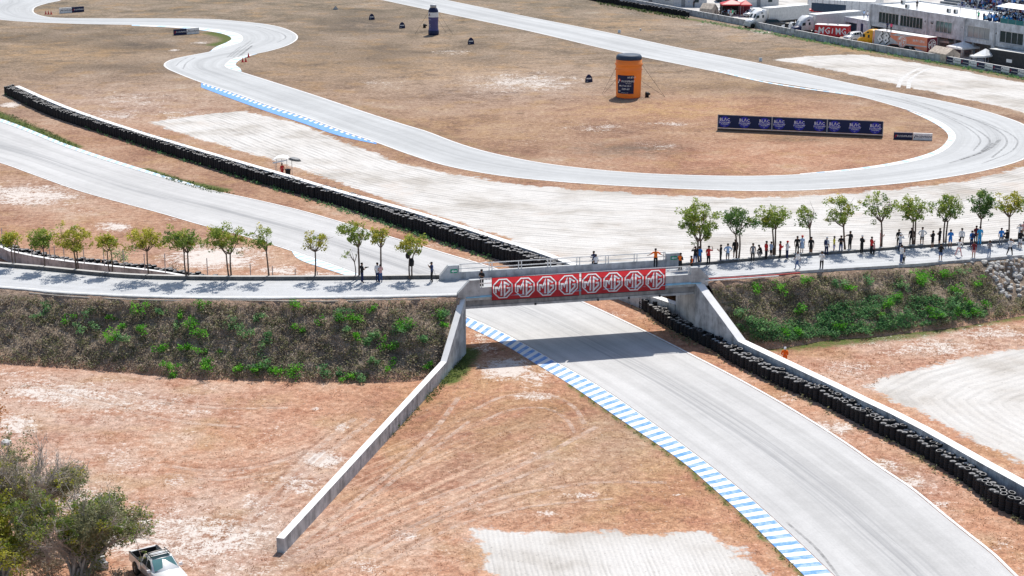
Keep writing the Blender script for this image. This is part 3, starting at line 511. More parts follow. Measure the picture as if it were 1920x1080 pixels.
# ================================================================== BRIDGE
C0 = at(874, 663); D0 = at(1305, 554, 3.85); bx = (D0-C0); bx.z = 0; BL = bx.length; bx.normalize(); by = Vector((-bx.y, bx.x, 0)); BRZ = atan2(bx.y, bx.x)
def bw(x, y, z=0.0): return C0+bx*x+by*y+Vector((0, 0, z))
bridge = thing('bridge', 'grey concrete road bridge with white railings crossing over the race track', 'bridge', C0, BRZ)
MB().box((10.5, 2.72, 4.92), (22.4, 5.5, .44), 'bridge_concrete').obj('deck', bridge)
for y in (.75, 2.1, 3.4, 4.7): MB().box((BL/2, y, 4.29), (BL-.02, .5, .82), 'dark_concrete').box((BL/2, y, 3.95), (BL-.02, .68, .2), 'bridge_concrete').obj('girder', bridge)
MB().box((10.65, .1, 5.385), (18.84, .34, .84), 'bridge_concrete').box((10.65, -.1, 5.06), (18.84, .08, .1), 'aqua').obj('parapet', bridge)
MB().box((10.0, 5.3, 5.40), (19.0, .34, .88), 'bridge_concrete').obj('parapet', bridge)
def sign(x, y, z):
    s_ = MB().box((x, y, z), (.62, .03, .34), 'green').obj('sign_plate', bridge)
    mb = MB(); strokes(mb, [(x+.25, z), (x-.06, z)], .09, 'white', y-.025); mb.add([(x-.05, y-.025, z+.13), (x-.05, y-.025, z-.13), (x-.24, y-.025, z)], [(0, 1, 2)], 'white'); mb.obj('arrow', s_)
def post(poly, y): MB().prism(poly, .42, 'bridge_concrete', Matrix.Translation((0, y, 0))).obj('end_post', bridge)
post([(-.7, 4.96), (1.23, 4.96), (1.23, 6.5), (.35, 6.5), (-.7, 5.4)], -.1); post([(20.07, 4.96), (21.7, 4.96), (21.7, 5.5), (20.75, 6.42), (20.07, 6.42)], -.1)
post([(-1.25, 4.96), (.5, 4.96), (.5, 6.5), (-.5, 6.5), (-1.25, 5.6)], 5.08); post([(19.5, 4.96), (20.95, 4.96), (20.95, 6.2), (20.7, 6.42), (19.5, 6.42)], 5.08)
sign(.0, 5.05, 6.0); sign(20.2, 5.05, 6.0)
def railing(y, x0, x1):
    r = None
    for z in (6.12, 6.52): r = MB().tube([(x0, y, z), (x1, y, z)], .045, 'rail_white', 6).obj('rail', bridge)
    n = 7
    for i in range(n+1):
        x = x0+.15+(x1-x0-.3)*i/n
        for d in ((-.13, .13) if 0 < i < n else (0,)): MB().box((x+d, y, 6.14), (.07, .07, .74), 'rail_white').obj('rail_post', bridge)
railing(.1, 1.25, 20.05); railing(5.3, .52, 19.48)
MB().tube([(0, -.16, 5.0), (10, -.16, 5.02), (21, -.16, 5.0)], .06, 'aqua', 6).obj('conduit', bridge)
for x in (6.2, 11.8, 14.6, 17.4): MB().tube([(x, .42, 4.0), (x, .36, 3.82)], .09, 'darkgrey', 6).obj('drain_spout', bridge)
MB().box((-.42, 2.7, 2.35), (.82, 5.5, 4.68), 'bridge_concrete').obj('abutment', bridge); MB().box((BL+.42, 2.7, 2.35), (.82, 5.5, 4.68), 'bridge_concrete').obj('abutment', bridge)
MB().box((3.6, 3.2, 5.206), (.5, 1.5, .003), 'lightgrey').obj('joint_plate', bridge)
# ---- side walls of the cutting
def hwall(name, P, hs, half, label, cat, m='painted_top_concrete', base=None):
    mb = MB(); L = offset(P, half); R_ = offset(P, -half); V = []
    for i in range(len(P)): V += [(L[i].x, L[i].y, -.2), (R_[i].x, R_[i].y, -.2), (R_[i].x, R_[i].y, hs[i]), (L[i].x, L[i].y, hs[i])]
    n = len(P); mb.add(V, [(0, 1, 2, 3), (4*n-4, 4*n-1, 4*n-2, 4*n-3)]+[(4*i+k, 4*i+4+k, 4*i+4+(k+1) % 4, 4*i+(k+1) % 4) for i in range(n-1) for k in range(4)], m)
    return tag(mb.obj(name), label, cat)
Ck = at(838, 705); Ce = at(534, 1037); wl = [C0+Vector((-.02, -.04, 0)), C0.lerp(Ck, .22), Ck, Ck.lerp(Ce, .25), Ck.lerp(Ce, .5), Ck.lerp(Ce, .75), Ce]
hwall('retaining_wall', offset([p for p in wl], -.27), [4.95, 4.15, 1.22, 1.16, 1.1, 1.04, .98], .26, 'long low concrete wall running down from the left bridge abutment', 'wall')
K2 = at(1389, 640, 1.38); D1 = bw(BL+.02, -.04); wr_top = smooth(pts([(1573, 719), (1620, 742), (1679, 769), (1752, 806), (1837, 854), (1920, 899), (1990, 938)], 1.38), n=8)
wr = [Vector((p.x, p.y, 0)) for p in ([D1+Vector((.25, 0, 0)), D1.lerp(K2, .5)+Vector((.25, 0, 0)), K2+Vector((.1, .1, 0))]+offset(wr_top, -.42))]
hwall('retaining_wall', wr, [4.95, 3.1, 1.41]+[1.38]*8, .40, 'white topped concrete wall behind the tyres right of the bridge', 'wall')
wb = [Vector((p.x, p.y, 0)) for p in pts([(32, 161), (100, 191), (157, 213), (267, 249), (367, 279), (500, 317.5), (540, 329), (640, 359), (740, 386), (840, 416), (940, 449), (1040, 481), (1073, 494)], 1.5)]
wb = smooth(wb, step=6)+[bw(19.2, 9.5), bw(20.9, 5.6)]
wallB = hwall('barrier_wall', wb, [1.5]*len(wb), .40, 'white topped barrier wall between the gravel trap and lower track', 'wall')
# ---- tyre walls
def stack_mesh(k, seed, top=True):
    rn = random.Random(seed); pr = []; mt = []; z = 0; ro = .30
    for i in range(k):
        h = .185+rn.uniform(-.015, .02); q = ro+rn.uniform(-.02, .02)
        pr += [(q*.9, z+.01), (q, z+.045), (q*1.01, z+h*.5), (q, z+h-.045), (q*.9, z+h-.01)]; mt += ['rubber']*5; z += h
    pr += [(.275, z+.012), (.20, z+.012), (.17, z-.08), (.0, z-.12)]; mt[-1] = 'rubber'; mt += ['rubber', 'pale_rubber', 'rubber', 'rubber']  # paler ring round the bead of the top tyre
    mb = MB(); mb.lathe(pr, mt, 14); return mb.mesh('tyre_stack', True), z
def tyre_mesh():
    mb = MB(); mb.lathe([(.17, .03), (.19, .0), (.27, .0), (.31, .05), (.31, .14), (.27, .185), (.22, .19), (.185, .185), (.17, .15), (.17, .03)], ['rubber']*6+['pale_rubber']+['rubber']*2, 16); return mb.mesh('tyre', True)
STK = {}
for k in (5, 6, 7, 8): STK[k] = [stack_mesh(k, 10*k+s) for s in range(3)]
TY = tyre_mesh()
def tyre_wall(label, front, rows, ks, limit=295, caps=0, gap=.6, rj=.06):
    t = thing('tyre_barrier', label, 'tyre barrier', front[len(front)//2], group='tyre barriers lining the circuit'); base = front[len(front)//2]; spots = []
    for r in range(rows):
        L = resample(offset(front, .33+r*.56), step=gap) if False else resample(offset(front, .33+r*.56), None, gap)
        for i, p in enumerate(L): spots.append((p, r))
    spots.sort(key=lambda q: (q[0].y*(1.0)+q[1]*3)); rest = MB(); rn = random.Random(len(spots))
    for n_, (p, r) in enumerate(spots):
        k = rn.choice(ks); me, z = rn.choice(STK[k]); q = p+Vector((rn.uniform(-rj, rj), rn.uniform(-rj, rj), 0))-base; q.z = 0
        if n_ < limit:
            o = link('tyre_stack', me, t, q, rn.uniform(0, 6)); o.rotation_euler = (rn.uniform(-.035, .035), rn.uniform(-.035, .035), rn.uniform(0, 6))
            if n_ < caps and rn.random() < .3:
                c = link('tyre', TY, o, (rn.uniform(-.09, .09), rn.uniform(-.09, .09), z-.01)); c.rotation_euler = (rn.uniform(-.12, .12), rn.uniform(-.12, .12), 0)
        else:
            rest.lathe([(.28, 0), (.31, .1), (.31, z-.08), (.275, z), (.2, z), (.17, z-.15), (0, z-.16)], ['rubber']*3+['pale_rubber', 'rubber', 'rubber'], 10, q)
    if rest.v: rest.obj('tyre_stacks_beyond', t, True, kind='stuff')
    return t
fb = smooth(pts([(8, 177), (100, 220), (233, 263), (400, 317), (517, 353), (640, 388), (740, 423), (840, 457), (923, 484), (1000, 511), (1050, 527)]), step=2)
tyre_wall('long double row of stacked black tyres beside the lower track', fb, 3, (7, 7, 8), 298)
fn = smooth(pts([(1120, 545), (1182, 568), (1233, 604), (1266, 624), (1303, 642), (1339, 660), (1362, 676), (1453, 722), (1530, 755), (1613, 799), (1713, 849), (1813, 912), (1863, 952), (1913, 975), (1990, 1020)]), step=1)
tyre_wall('clustered black tyre stacks running from under the bridge beside the right wall', fn, 2, (5, 5, 5), 298, 200)
fp = smooth(pts([(1000, -22), (1120, 3), (1197, 17), (1250, 26), (1288, 32)]), step=2)
tyre_wall('dark tyre wall along the paddock edge at the top', fp, 1, (6, 7), 200)
for (u, v), lab, rx in (((1413, 692), 'single loose tyre leaning against the right tyre stacks', 1.1), ((1330, 640), 'loose tyre lying flat below the right tyre stacks', .1), ((1403, 683), 'second loose tyre tipped beside the leaning one', .8)):
    o = tag(link('tyre', TY, None, at(u, v)+Vector((0, 0, .25 if rx > .5 else .02))), lab, 'tyre'); o.rotation_euler = (rx, 0, .6)
# ---- wall, tyres and posts behind the left road
wt = pts([(-620, 362), (-380, 398), (-160, 430), (-60, 447), (0, 461.5), (19, 470), (38, 474), (89, 484), (143, 491), (218, 499), (298, 508), (350, 517), (395, 524), (470, 534), (560, 546), (640, 558)], 1.2); wt0 = [Vector((p.x, p.y, 0)) for p in wt]; wts = smooth(wt0, step=2)
hwall('barrier_wall', wts, [1.2]*len(wts), .2, 'low grey concrete wall behind the trees left of the bridge', 'wall')
pl = MB();
for a, b in ((36, 46), (47, 57), (58, 68), (69, 79)):
    p0 = at(a, 473.5+(a-36)*.2, 1.1); p1 = at(b, 473.5+(b-36)*.2, 1.1); p0.z = p1.z = .55; d = (p1-p0); fm = frame((p0+p1)/2+Vector((.0, -.28, 0)), d)
    link('steel_panel', MB().box((0, 0, 0), (d.length*.95, .05, 1.0), 'slate').mesh('steel_panel'), None, M4=fm)
for i, o in enumerate([o for o in COL.objects if o.name.startswith('steel_panel')]): tag(o, ('first', 'second', 'third', 'fourth')[i]+' blue grey steel panel from the left on the low wall', 'panel', 'steel panels fixed to the low wall')
bt = offset(wts, .65); tyre_wall('tyre piles heaped behind the low wall on the left', [p for p in resample(offset(bt, -.33), step=1.0) if to_px(p.x, p.y)[0] < 520], 2, (6, 7), 200, gap=.64, rj=.12)
for i, (u, vt, vb) in enumerate([(6, 428, 466), (8, 455, 465), (23, 444, 470), (35, 448, 475), (60, 452, 480), (83, 455, 484), (94, 458, 486), (103, 461, 487), (121, 452, 489), (158, 461, 494), (196, 465, 499), (233, 467, 503), (272, 476, 508), (310, 475, 511), (390, 484, 524), (471, 493, 536), (512, 498, 541), (554, 503.5, 546), (596, 508, 551), (639, 513, 557)]):
    p = at(u, vb, 1.2); h = min(2.2, max(.9, zat(p.y, vt)-1.2)); ly = .04*random.uniform(-1, 1)
    tag(MB().tube([(0, 0, 0), (ly, 0, h)], .05, 'steel', 6).obj('fence_post', None, loc=p), ('first', 'second', 'third', 'fourth', 'fifth', 'sixth', 'seventh', 'eighth', 'ninth', 'tenth', 'eleventh', 'twelfth', 'thirteenth', 'fourteenth', 'fifteenth', 'sixteenth', 'seventeenth', 'eighteenth', 'nineteenth', 'twentieth')[i]+' thin metal post from the left on the low wall', 'post', 'fence posts on the low wall')
# ---- banners on the near railing
def banner(x0, x1, zt0, zt1, zb0, zb1, lab):
    t = thing('banner', lab, 'banner', bw(x0, -.22), BRZ, 'red banners hung on the bridge railing'); L = x1-x0; mb = MB(); N = 24; V = []; H_ = 8
    for j in range(H_+1):
        for i in range(N+1):
            a = i/N; b = j/H_; z = (zt0+(zt1-zt0)*a)*(1-b)+(zb0+(zb1-zb0)*a)*b; V.append((L*a, .018*noise.noise(Vector((x0+L*a*.9, z*.8, 2)))-.01*sin(a*L*2.3), z))
    from mathutils.geometry import delaunay_2d_cdt
    pv = []; pe = []; polys = []
    def addpoly(P, kind, k):
        b = len(pv); pv.extend(Vector(q) for q in P); pe.extend((b+i, b+(i+1) % len(P)) for i in range(len(P))); polys.append((P, kind, k))
    q0 = len(pv); zmid = lambda a: (zt0+(zt1-zt0)*a, zb0+(zb1-zb0)*a)
    for i in range(N+1):
        a = i/N; zt, zb = zmid(a)
        for j in range(H_+1): pv.append(Vector((L*a, zt+(zb-zt)*j/H_)))
    for i in range(N): pe.extend([(i*(H_+1), (i+1)*(H_+1)), (i*(H_+1)+H_, (i+1)*(H_+1)+H_)])
    pe.extend([(0, H_), (N*(H_+1), N*(H_+1)+H_)])
    R = .93
    def outline(P, w_):
        m_ = MB(); strokes(m_, P, w_, 'white'); n2 = len(P); return [(v[0], v[2]) for v in m_.v[:n2]]+[(v[0], v[2]) for v in m_.v[n2:][::-1]]
    for k in range(4):
        a = (k+.5)/4; zt, zb = zmid(a); cx0, cz0 = L*a, (zt+zb)/2; sl = (zt1-zt0)/L
        put = lambda P: [(cx0+x*R, cz0+z*R+x*R*sl) for x, z in P]; oc = [(cos(pi/8+i*pi/4), sin(pi/8+i*pi/4)) for i in range(8)]
        for r_, kd in ((1.0, 'o'), (.88, 'i'), (.82, 'i2')): addpoly(put([(x*r_, z*r_) for x, z in oc]), kd, k)
        for P in ([(-.66, -.42), (-.66, .12), (-.52, .12), (-.38, -.1), (-.14, .55), (-.14, -.68)], [(.60, .30), (.16, .56), (.16, -.66), (.62, -.22), (.62, .02), (.36, .02)]):
            addpoly(put(outline(P, .24)), 'm', k); addpoly(put(outline(P, .165)), 'w', k)
    ov, oe, of, *_ = delaunay_2d_cdt(pv, pe, [], 0, 1e-4)
    def pin(P, x, y):
        c = False
        for i in range(len(P)):
            (ax, ay), (bx_, by_) = P[i-1], P[i]
            if (ay > y) != (by_ > y) and x < (bx_-ax)*(y-ay)/(by_-ay)+ax: c = not c
        return c
    parts = {-1: MB(), 0: MB(), 1: MB(), 2: MB(), 3: MB()}
    V3 = [(v.x, .022*noise.noise(Vector((x0+v.x*.9, v.y*.8, 2)))-.012*sin(v.x*2.3)-.006*sin(v.x*9+v.y*2), v.y) for v in ov]
    for f in of:
        cxx = sum(ov[i].x for i in f)/len(f); czz = sum(ov[i].y for i in f)/len(f); k = min(3, max(0, int(cxx/L*4))); inn = {}
        za, zb_ = zmid(cxx/L)
        if czz > za+1e-3 or czz < zb_-1e-3: continue
        for P, kd, kk in polys:
            if kk == k and pin(P, cxx, czz): inn[kd] = 1
        wh = 'w' in inn or ('o' in inn and 'i' not in inn); mr = 'm' in inn or ('i' in inn and 'i2' not in inn)
        tgt, m_ = (parts[k], 'emblem_white') if wh else (parts[k], 'maroon') if mr else (parts[-1], 'banner_red')
        tgt.add([V3[i] for i in f], [tuple(range(len(f)))], m_)
    parts[-1].obj('cloth', t)
    for k in range(4): parts[k].obj('emblem', t)
    V2 = [(0, -.03, zt0), (L, -.03, zt1), (L, -.03, zb1), (0, -.03, zb0)]; MB().tube(V2+[V2[0]], .022, 'darkgrey', 4).obj('hem', t)
n_ = -by; pl_ = bw(0, -.2)
def bz(u, v): return on_plane(u, v, pl_, n_)
def bxz(u, v): q = bz(u, v); return (q-C0).dot(bx), q.z
x0, z0 = bxz(922, 520.5); x0b, z0b = bxz(924, 563); x1, z1 = bxz(1086, 512); _, z1b = bxz(1087, 553.5); x2, z2 = bxz(1090, 511.5); _, z2b = bxz(1091, 552.5); x3, z3 = bxz(1248, 503); _, z3b = bxz(1250, 543)
banner(x0, x1, z0, z1, z0b, z1b, 'left red banner with four white octagon emblems on the bridge'); banner(x2, x3, z2, z3, z2b, z3b, 'right red banner with four white octagon emblems on the bridge')
# ---- hoses along the road edge
def hose(P, r, m, lab): tag(MB().tube(P, r, m, 6).obj('hose', None, True), lab, 'hose')
hose(smooth([on_bank(bvh_l, u, v) or at(u, v, 5) for u, v in [(55, 549.5), (150, 557), (300, 563), (450, 563), (600, 565), (720, 562), (800, 560), (848, 555.5)]], step=1.5), .045, 'hose', 'pale hose lying along the left embankment crest')
hose(smooth([at(u, v, road_z(u)+.06) for u, v in [(1322, 523), (1380, 520), (1440, 516.5), (1500, 511.5)]], step=1), .05, 'redhose', 'red hose along the right road edge beside the bridge')
hose(smooth([at(u, v, road_z(u)+.02) for u, v in [(1322, 526.5), (1390, 522), (1460, 517.5)]], step=1), .06, 'white', 'white hose lying beside the red one')
# ---- stones of the rip-rap at the far right slope
rr = struct(link('stone_slope', None)); rn = random.Random(3); SM = []
for s in range(6):
    bm = bmesh.new(); bmesh.ops.create_icosphere(bm, subdivisions=1, radius=1)
    for v in bm.verts: v.co *= rn.uniform(.75, 1.15); v.co.z *= .7
    m_ = bpy.data.meshes.new('stone'); bm.to_mesh(m_); bm.free(); m_.materials.append(M['stone']); SM.append(m_)
k = 0
while k < 210:
    u = rn.uniform(1825, 1985); v = rn.uniform(482, 566)
    if u < 1838+(v-490)*.62+rn.uniform(-6, 6) or v > 562-(u-1880)*.02: continue
    h = on_bank(bvh_r, u, v)
    if h is None: continue
    o = link('stone', SM[k % 6], rr, h+Vector((0, -.04, .02))); q = rn.uniform(.12, .34); o.scale = (q, q*rn.uniform(.7, 1.1), q); o.rotation_euler = (rn.uniform(-.4, .4), rn.uniform(-.4, .4), rn.uniform(0, 6)); k += 1
k = 0
while k < 26:
    u = rn.uniform(1800, 1960); v = 492-(u-1800)*.10+rn.uniform(-4, 6); h = on_bank(bvh_r, u, v)
    if h is None: k += 1; continue
    o = link('stone', SM[k % 6], rr, h+Vector((0, 0, .05))); q = rn.uniform(.12, .26); o.scale = (q, q, q*.9); o.rotation_euler = (0, 0, rn.uniform(0, 6)); k += 1
# ================================================================== PLANTS
def leaf(mb, c, s, rn, m, tint, up=.5):
    a = Vector((rn.gauss(0, 1), rn.gauss(0, 1), rn.gauss(0, .6))).normalized(); b = a.cross(Vector((rn.gauss(0, 1), rn.gauss(0, 1), rn.gauss(0, 1)))).normalized()
    k = rn.uniform(.7, 1.3)*s; w_ = k*rn.uniform(.38, .6)
    mb.add([c-a*k*.5, c+b*w_*.5, c+a*k*.5, c-b*w_*.5], [(0, 1, 2, 3)], m, tint)
def clump(mb, c, r, n, s, rn, m, base=.5, sq=.75):
    for _ in range(n):
        d = Vector((rn.gauss(0, 1), rn.gauss(0, 1), rn.gauss(0, sq))); d = d.normalized()*r*rn.random()**.45
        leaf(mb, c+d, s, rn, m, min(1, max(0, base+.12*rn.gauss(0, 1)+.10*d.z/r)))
def tree(u, v, crown, mats, label, seed, stems=1, dens=1.0, lean=0, bare=.0, base=None, nl=40, leafs=.21, cat='tree', grp='young trees lining the elevated road', fork=.42, name='tree'):
    rn = random.Random(seed); p0 = base if base is not None else at(u, v, road_z(u)+.12)
    s = pxm(p0); l, tp, r_, bt = crown; cx = ((l+r_)/2-u)/s; rx = (r_-l)/2/s; ht = zat(p0.y, tp)-p0.z; hb = zat(p0.y, bt)-p0.z; cz = (ht+hb)/2; rz_ = (ht-hb)/2; ry = min(rx, 1.6)
    t = thing(name, label, cat, p0, group=grp); tk = MB(); cr = MB(); q = max(.04, .013*ht+.015)
    tips = []; ntip = int((30+14*rx*rz_)*dens)
    for i in range(ntip):
        for _ in range(20):
            d = Vector((rn.uniform(-1, 1), rn.uniform(-1, 1), rn.uniform(-1, 1)))
            if .35 < d.length < 1 and d.z > -.75-.3*rn.random(): break
        k = .92+.62*noise.noise(Vector((d.x*2+seed, d.y*2, d.z*2))); tips.append(Vector((cx+d.x*rx*k, d.y*ry*k, cz+d.z*rz_*k)))
    forks = []
    for sidx in range(stems):
        a = 2*pi*sidx/max(1, stems)+rn.random(); b0 = Vector((.12*cos(a), .12*sin(a), -.15))*(1 if stems > 1 else .3); zf = hb*fork/.42*.95 if hb > .6 else ht*.3
        f = Vector((cx*.35+(.35 if stems > 1 else .05)*cos(a)*max(.5, zf*.25), .2*sin(a), max(.4, min(zf, ht*.55)))); mid = b0.lerp(f, .5)+Vector((rn.uniform(-.08, .08)+lean*.1, 0, 0))
        tk.tube(smooth([b0, mid, f], n=6), [q*1.25, q*1.1, q, q*.95, q*.9, q*.85], 'bark', 6); forks.append(f)
    limbs = []
    for i in range(5+int(rx*2)):
        f = rn.choice(forks); a = 2*pi*i/5+rn.random(); e_ = Vector((cx+rx*.55*cos(a), ry*.5*sin(a), cz+rz_*rn.uniform(-.45, .5))); m_ = f.lerp(e_, .5)+Vector((0, 0, -.12*rz_))
        P = smooth([f, m_, e_], n=6); tk.tube(P, [q*.7, q*.6, q*.5, q*.4, q*.32, q*.22], 'bark', 5, False); limbs += P[2:]
    for tp_ in tips:
        j = min(limbs, key=lambda w_: (w_-tp_).length+(.6 if w_.z > tp_.z else 0)); tk.tube([j, j.lerp(tp_, .5)+Vector((0, 0, -.05)), tp_], [q*.26, q*.18, q*.09], 'bark', 3, False)
    for i, tp_ in enumerate(tips):
        x_ = (tp_.x-cx)/max(rx, .1)
        if rn.random() < bare*(1+x_): continue
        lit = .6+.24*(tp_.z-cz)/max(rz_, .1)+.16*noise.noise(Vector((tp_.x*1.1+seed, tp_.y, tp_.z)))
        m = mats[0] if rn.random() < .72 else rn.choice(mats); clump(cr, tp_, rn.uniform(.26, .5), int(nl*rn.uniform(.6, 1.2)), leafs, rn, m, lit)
    tk.obj('trunk', t, True); cr.obj('crown', t); return t
Yw, Gn, Dk = 'leaf_yellow', 'leaf_green', 'leaf_dark'
for i, a in enumerate([
    (28, 498, (4, 436, 46, 462), [Yw, Gn], 'leftmost low rounded yellow green roadside tree', 1, 2, 1.0), (84, 503, (56, 430, 106, 465), [Gn, Yw], 'green rounded tree second from the left end of the road', 1, 1, 1.1),
    (145, 508, (104, 421, 174, 470), [Yw, Gn], 'large bushy multi stemmed yellow green tree on the left road', 1, 3, 1.1), (208, 511, (184, 440, 226, 470), [Yw, Gn], 'small narrow yellowish tree beside the green bush', 1, 2, .9),
    (279, 518, (236, 428, 312, 470), [Yw, Yw, Gn], 'umbrella shaped yellow green tree with one slim trunk', 1, 1, 1.0), (352, 521, (316, 424, 380, 473), [Gn, Dk, Yw], 'dense dark green tree with a forked trunk on the left road', 1, 2, 1.25),
    (432, 521, (382, 421, 472, 475), [Gn, Yw], 'wide green tree with reddish limbs on the left road', 1, 2, 1.15), (504, 521, (470, 421, 518, 470), [Gn, Yw], 'tall thin trunked tree with sparse crown left of the flat crowned one', 1, 1, .75),
    (590, 521, (556, 432, 634, 470), [Yw, Gn], 'flat crowned tree with half bare right side against the track', 1, 1, .8), (673, 521, (642, 408, 700, 462), [Gn, Yw], 'tallest left tree with airy crown behind the man in black', 1, 1, .85),
    (714, 521, (694, 416, 736, 462), [Yw, Gn], 'slim pale green tree behind the couple', 1, 1, .7), (770, 521, (746, 438, 802, 478), [Yw, Gn], 'yellow green tree with dark bags hanging on its trunk', 1, 2, .85),
    (1313, 493, (1264, 375, 1349, 452), [Gn, Yw, Gn], 'biggest full crowned tree at the right end of the bridge', 1, 2, 1.25), (1383, 483, (1347, 388, 1413, 438), [Dk, Gn], 'dark green tree second from the bridge on the right road', 1, 2, 1.15),
    (1452, 479, (1414, 384, 1479, 427), [Gn, Yw], 'round olive tree above the crouching person', 1, 3, 1.15), (1520, 475, (1486, 380, 1533, 427), [Gn, Dk], 'slender tree with bare right branches on the right road', 1, 1, .8),
    (1584, 468, (1540, 362, 1604, 424), [Gn, Yw], 'tall airy tree with a person leaning on its trunk', 1, 1, .95), (1652, 463, (1609, 361, 1681, 415), [Gn, Yw, Dk], 'leaning tree with a sparse windblown crown', 1, 1, .9),
    (1713, 460, (1676, 368, 1742, 413), [Gn, Yw], 'spreading flat topped tree beside the person in all black', 1, 2, 1.05), (1772, 457, (1744, 362, 1801, 415), [Gn, Dk], 'bright green rounded tree left of the man in blue', 1, 2, 1.15),
    (1838, 452, (1810, 356, 1862, 410), [Dk, Gn], 'dense dark teal green tree near the right end', 1, 1, 1.3), (1890, 448, (1857, 357, 1916, 406), [Yw, Gn], 'light olive tree second from the right edge', 1, 1, .9), (1946, 444, (1912, 357, 1975, 402), [Gn, Yw], 'tree cut by the right edge of the view', 1, 1, 1.1)]):
    tree(a[0], a[1], a[2], a[3], a[4], 100+i*7, a[6], a[7], bare={8: .45, 9: .2, 10: .3, 15: .35, 17: .3, 16: .2, 7: .25}.get(i, .05))
tree(666, 521, (645, 462, 680, 490), [Gn], 'bare young sapling left of the tallest left tree', 77, 1, .5, bare=.9, nl=12)
p = at(770, 521, 5.3); tag(MB().lathe([(.05, 0), (.2, .1), (.24, .5), (.16, .75), (.05, .8)], 'black', 8).obj('bag', None, True, p+Vector((.1, -.15, 1.05))), 'black bag hung on the tree trunk near the photographer', 'bag'); tag(MB().lathe([(.05, 0), (.17, .1), (.2, .35), (.1, .6), (.04, .65)], 'black', 8).obj('bag', None, True, p+Vector((-.22, -.1, 1.75))), 'small dark bag hung on a branch higher up', 'bag')
ORD = ['first', 'second', 'third', 'fourth', 'fifth', 'sixth', 'seventh', 'eighth', 'ninth', 'tenth', 'eleventh', 'twelfth', 'thirteenth', 'fourteenth', 'fifteenth', 'sixteenth', 'seventeenth', 'eighteenth', 'nineteenth', 'twentieth']+['%s-%s' % (t_, o_) for t_ in ('twenty', 'thirty') for o_ in ('first', 'second', 'third', 'fourth', 'fifth', 'sixth', 'seventh', 'eighth', 'ninth')]
def rows(L, v0, v1, side, adj):      # names each shrub by its height on the bank and its place from the left
    out = {}; R3 = {0: [], 1: [], 2: []}
    for i, (u, v) in enumerate(L): R3[0 if v < v0 else 1 if v < v1 else 2].append((u, i))
    for r in R3:
        for n, (u, i) in enumerate(sorted(R3[r])): out[i] = '%s shrub from the left in the %s row on the %s embankment' % (ORD[n], ('upper', 'middle', 'lower')[r], side)
    return out
# ---- shrubs on the banks
def shrub(p, r, m, label, seed, grp, n=150, s=.17, sq=.7, name='shrub'):
    rn = random.Random(seed); t = thing(name, label, 'shrub', p, group=grp); mb = MB(); st = MB()
    for i in range(max(3, int(5*r+3))):
        d = Vector((rn.gauss(0, .45), rn.gauss(0, .45), abs(rn.gauss(.35, .25))))*r; st.tube([(0, 0, -.1), d*.5, d], [.025, .02, .01], 'bark', 3, False)
        clump(mb, d+Vector((0, 0, .1*r)), r*.5, int(n*r/(5*r+3)*rn.uniform(.7, 1.3))+4, s, rn, m, .5+.25*rn.uniform(-1, 1), sq)
    st.obj('stem', t); mb.obj('foliage', t); return t
SL = [(255, 650), (500, 695), (490, 770), (605, 710), (645, 815), (795, 650), (805, 785), (1120, 640), (1025, 690), (1000, 755), (1085, 745), (1115, 800), (900, 890), (950, 985), (965, 1035), (1310, 755), (1450, 715), (1385, 810), (1500, 790), (1495, 850), (1650, 650), (1670, 770), (1805, 740), (1910, 710), (1450, 1010), (1550, 1020), (1640, 1025), (1350, 1000), (1145, 905), (1180, 985), (1820, 1020), (1910, 1020), (1040, 880), (690, 765), (910, 680), (1420, 985), (1490, 975), (380, 720), (700, 830), (230, 700)]
SL = [(a/3, b/3+360) for a, b in SL]+[(a/3+640, b/3+360) for a, b in [(20, 700), (35, 780), (80, 815), (170, 810), (140, 845), (355, 765), (540, 700), (570, 750), (475, 830), (485, 985), (265, 870), (280, 990), (100, 1055), (40, 1040), (190, 955), (160, 660), (85, 715), (330, 780), (560, 690)]]
SLL = rows(SL, 600, 650, 'left', '')
rn = random.Random(5)
for i, (u, v) in enumerate(SL):
    h = on_bank(bvh_l, u, v+4) or at(u, v+4)
    if h is None: continue
    r = rn.uniform(.5, .85)*(1.3 if i in (13, 24, 25, 26, 45, 46) else 1); m = 'leaf_bright' if rn.random() < .66 or i in (13, 24) else 'leaf_blue'
    shrub(h, r, m, SLL[i], i, 'green shrubs on the left embankment', 260, .2)
SR = [(700, 495), (535, 555), (415, 545), (1330, 485), (1235, 530), (930, 540), (1045, 505), (1530, 555), (1600, 620), (670, 670), (335, 695), (800, 740), (1120, 690), (1380, 680), (1250, 700), (900, 770), (1000, 780), (850, 800), (1550, 670), (1650, 680), (450, 770), (560, 790), (330, 770), (640, 790), (1200, 600), (1470, 470), (1590, 460), (1665, 515), (880, 510), (1150, 640), (1440, 700), (1500, 640), (1700, 650), (1350, 510), (1530, 590)]
SRL = rows([(a/3+1280, b/3+360) for a, b in SR], 550, 590, 'right', '')
for i, (a, b) in enumerate(SR):
    u, v = a/3+1280, b/3+360; h = on_bank(bvh_r, u, v+4)
    if h is None: continue
    big = i in (7, 9, 13, 3); m = 'leaf_bright' if big or rn.random() < .62 else 'leaf_blue'
    shrub(h, rn.uniform(.5, .85)*(1.35 if big else 1), m, SRL[i], 200+i, 'green shrubs on the right embankment', 260, .2)
shrub(on_bank(bvh_l, 10, 575) or at(10, 620), .6, 'leaf_dry', 'dry brown shrub at the left end of the bank', 9, None)
shrub(at(227, 505, 0)+Vector((0, 0, .9)), 1.15, 'leaf_blue', 'rounded green bush behind the low wall on the left', 311, None, 420); shrub(at(329, 516, 0)+Vector((0, 0, .7)), .8, 'leaf_dry', 'pale wispy bush behind the low wall', 312, None, 60)
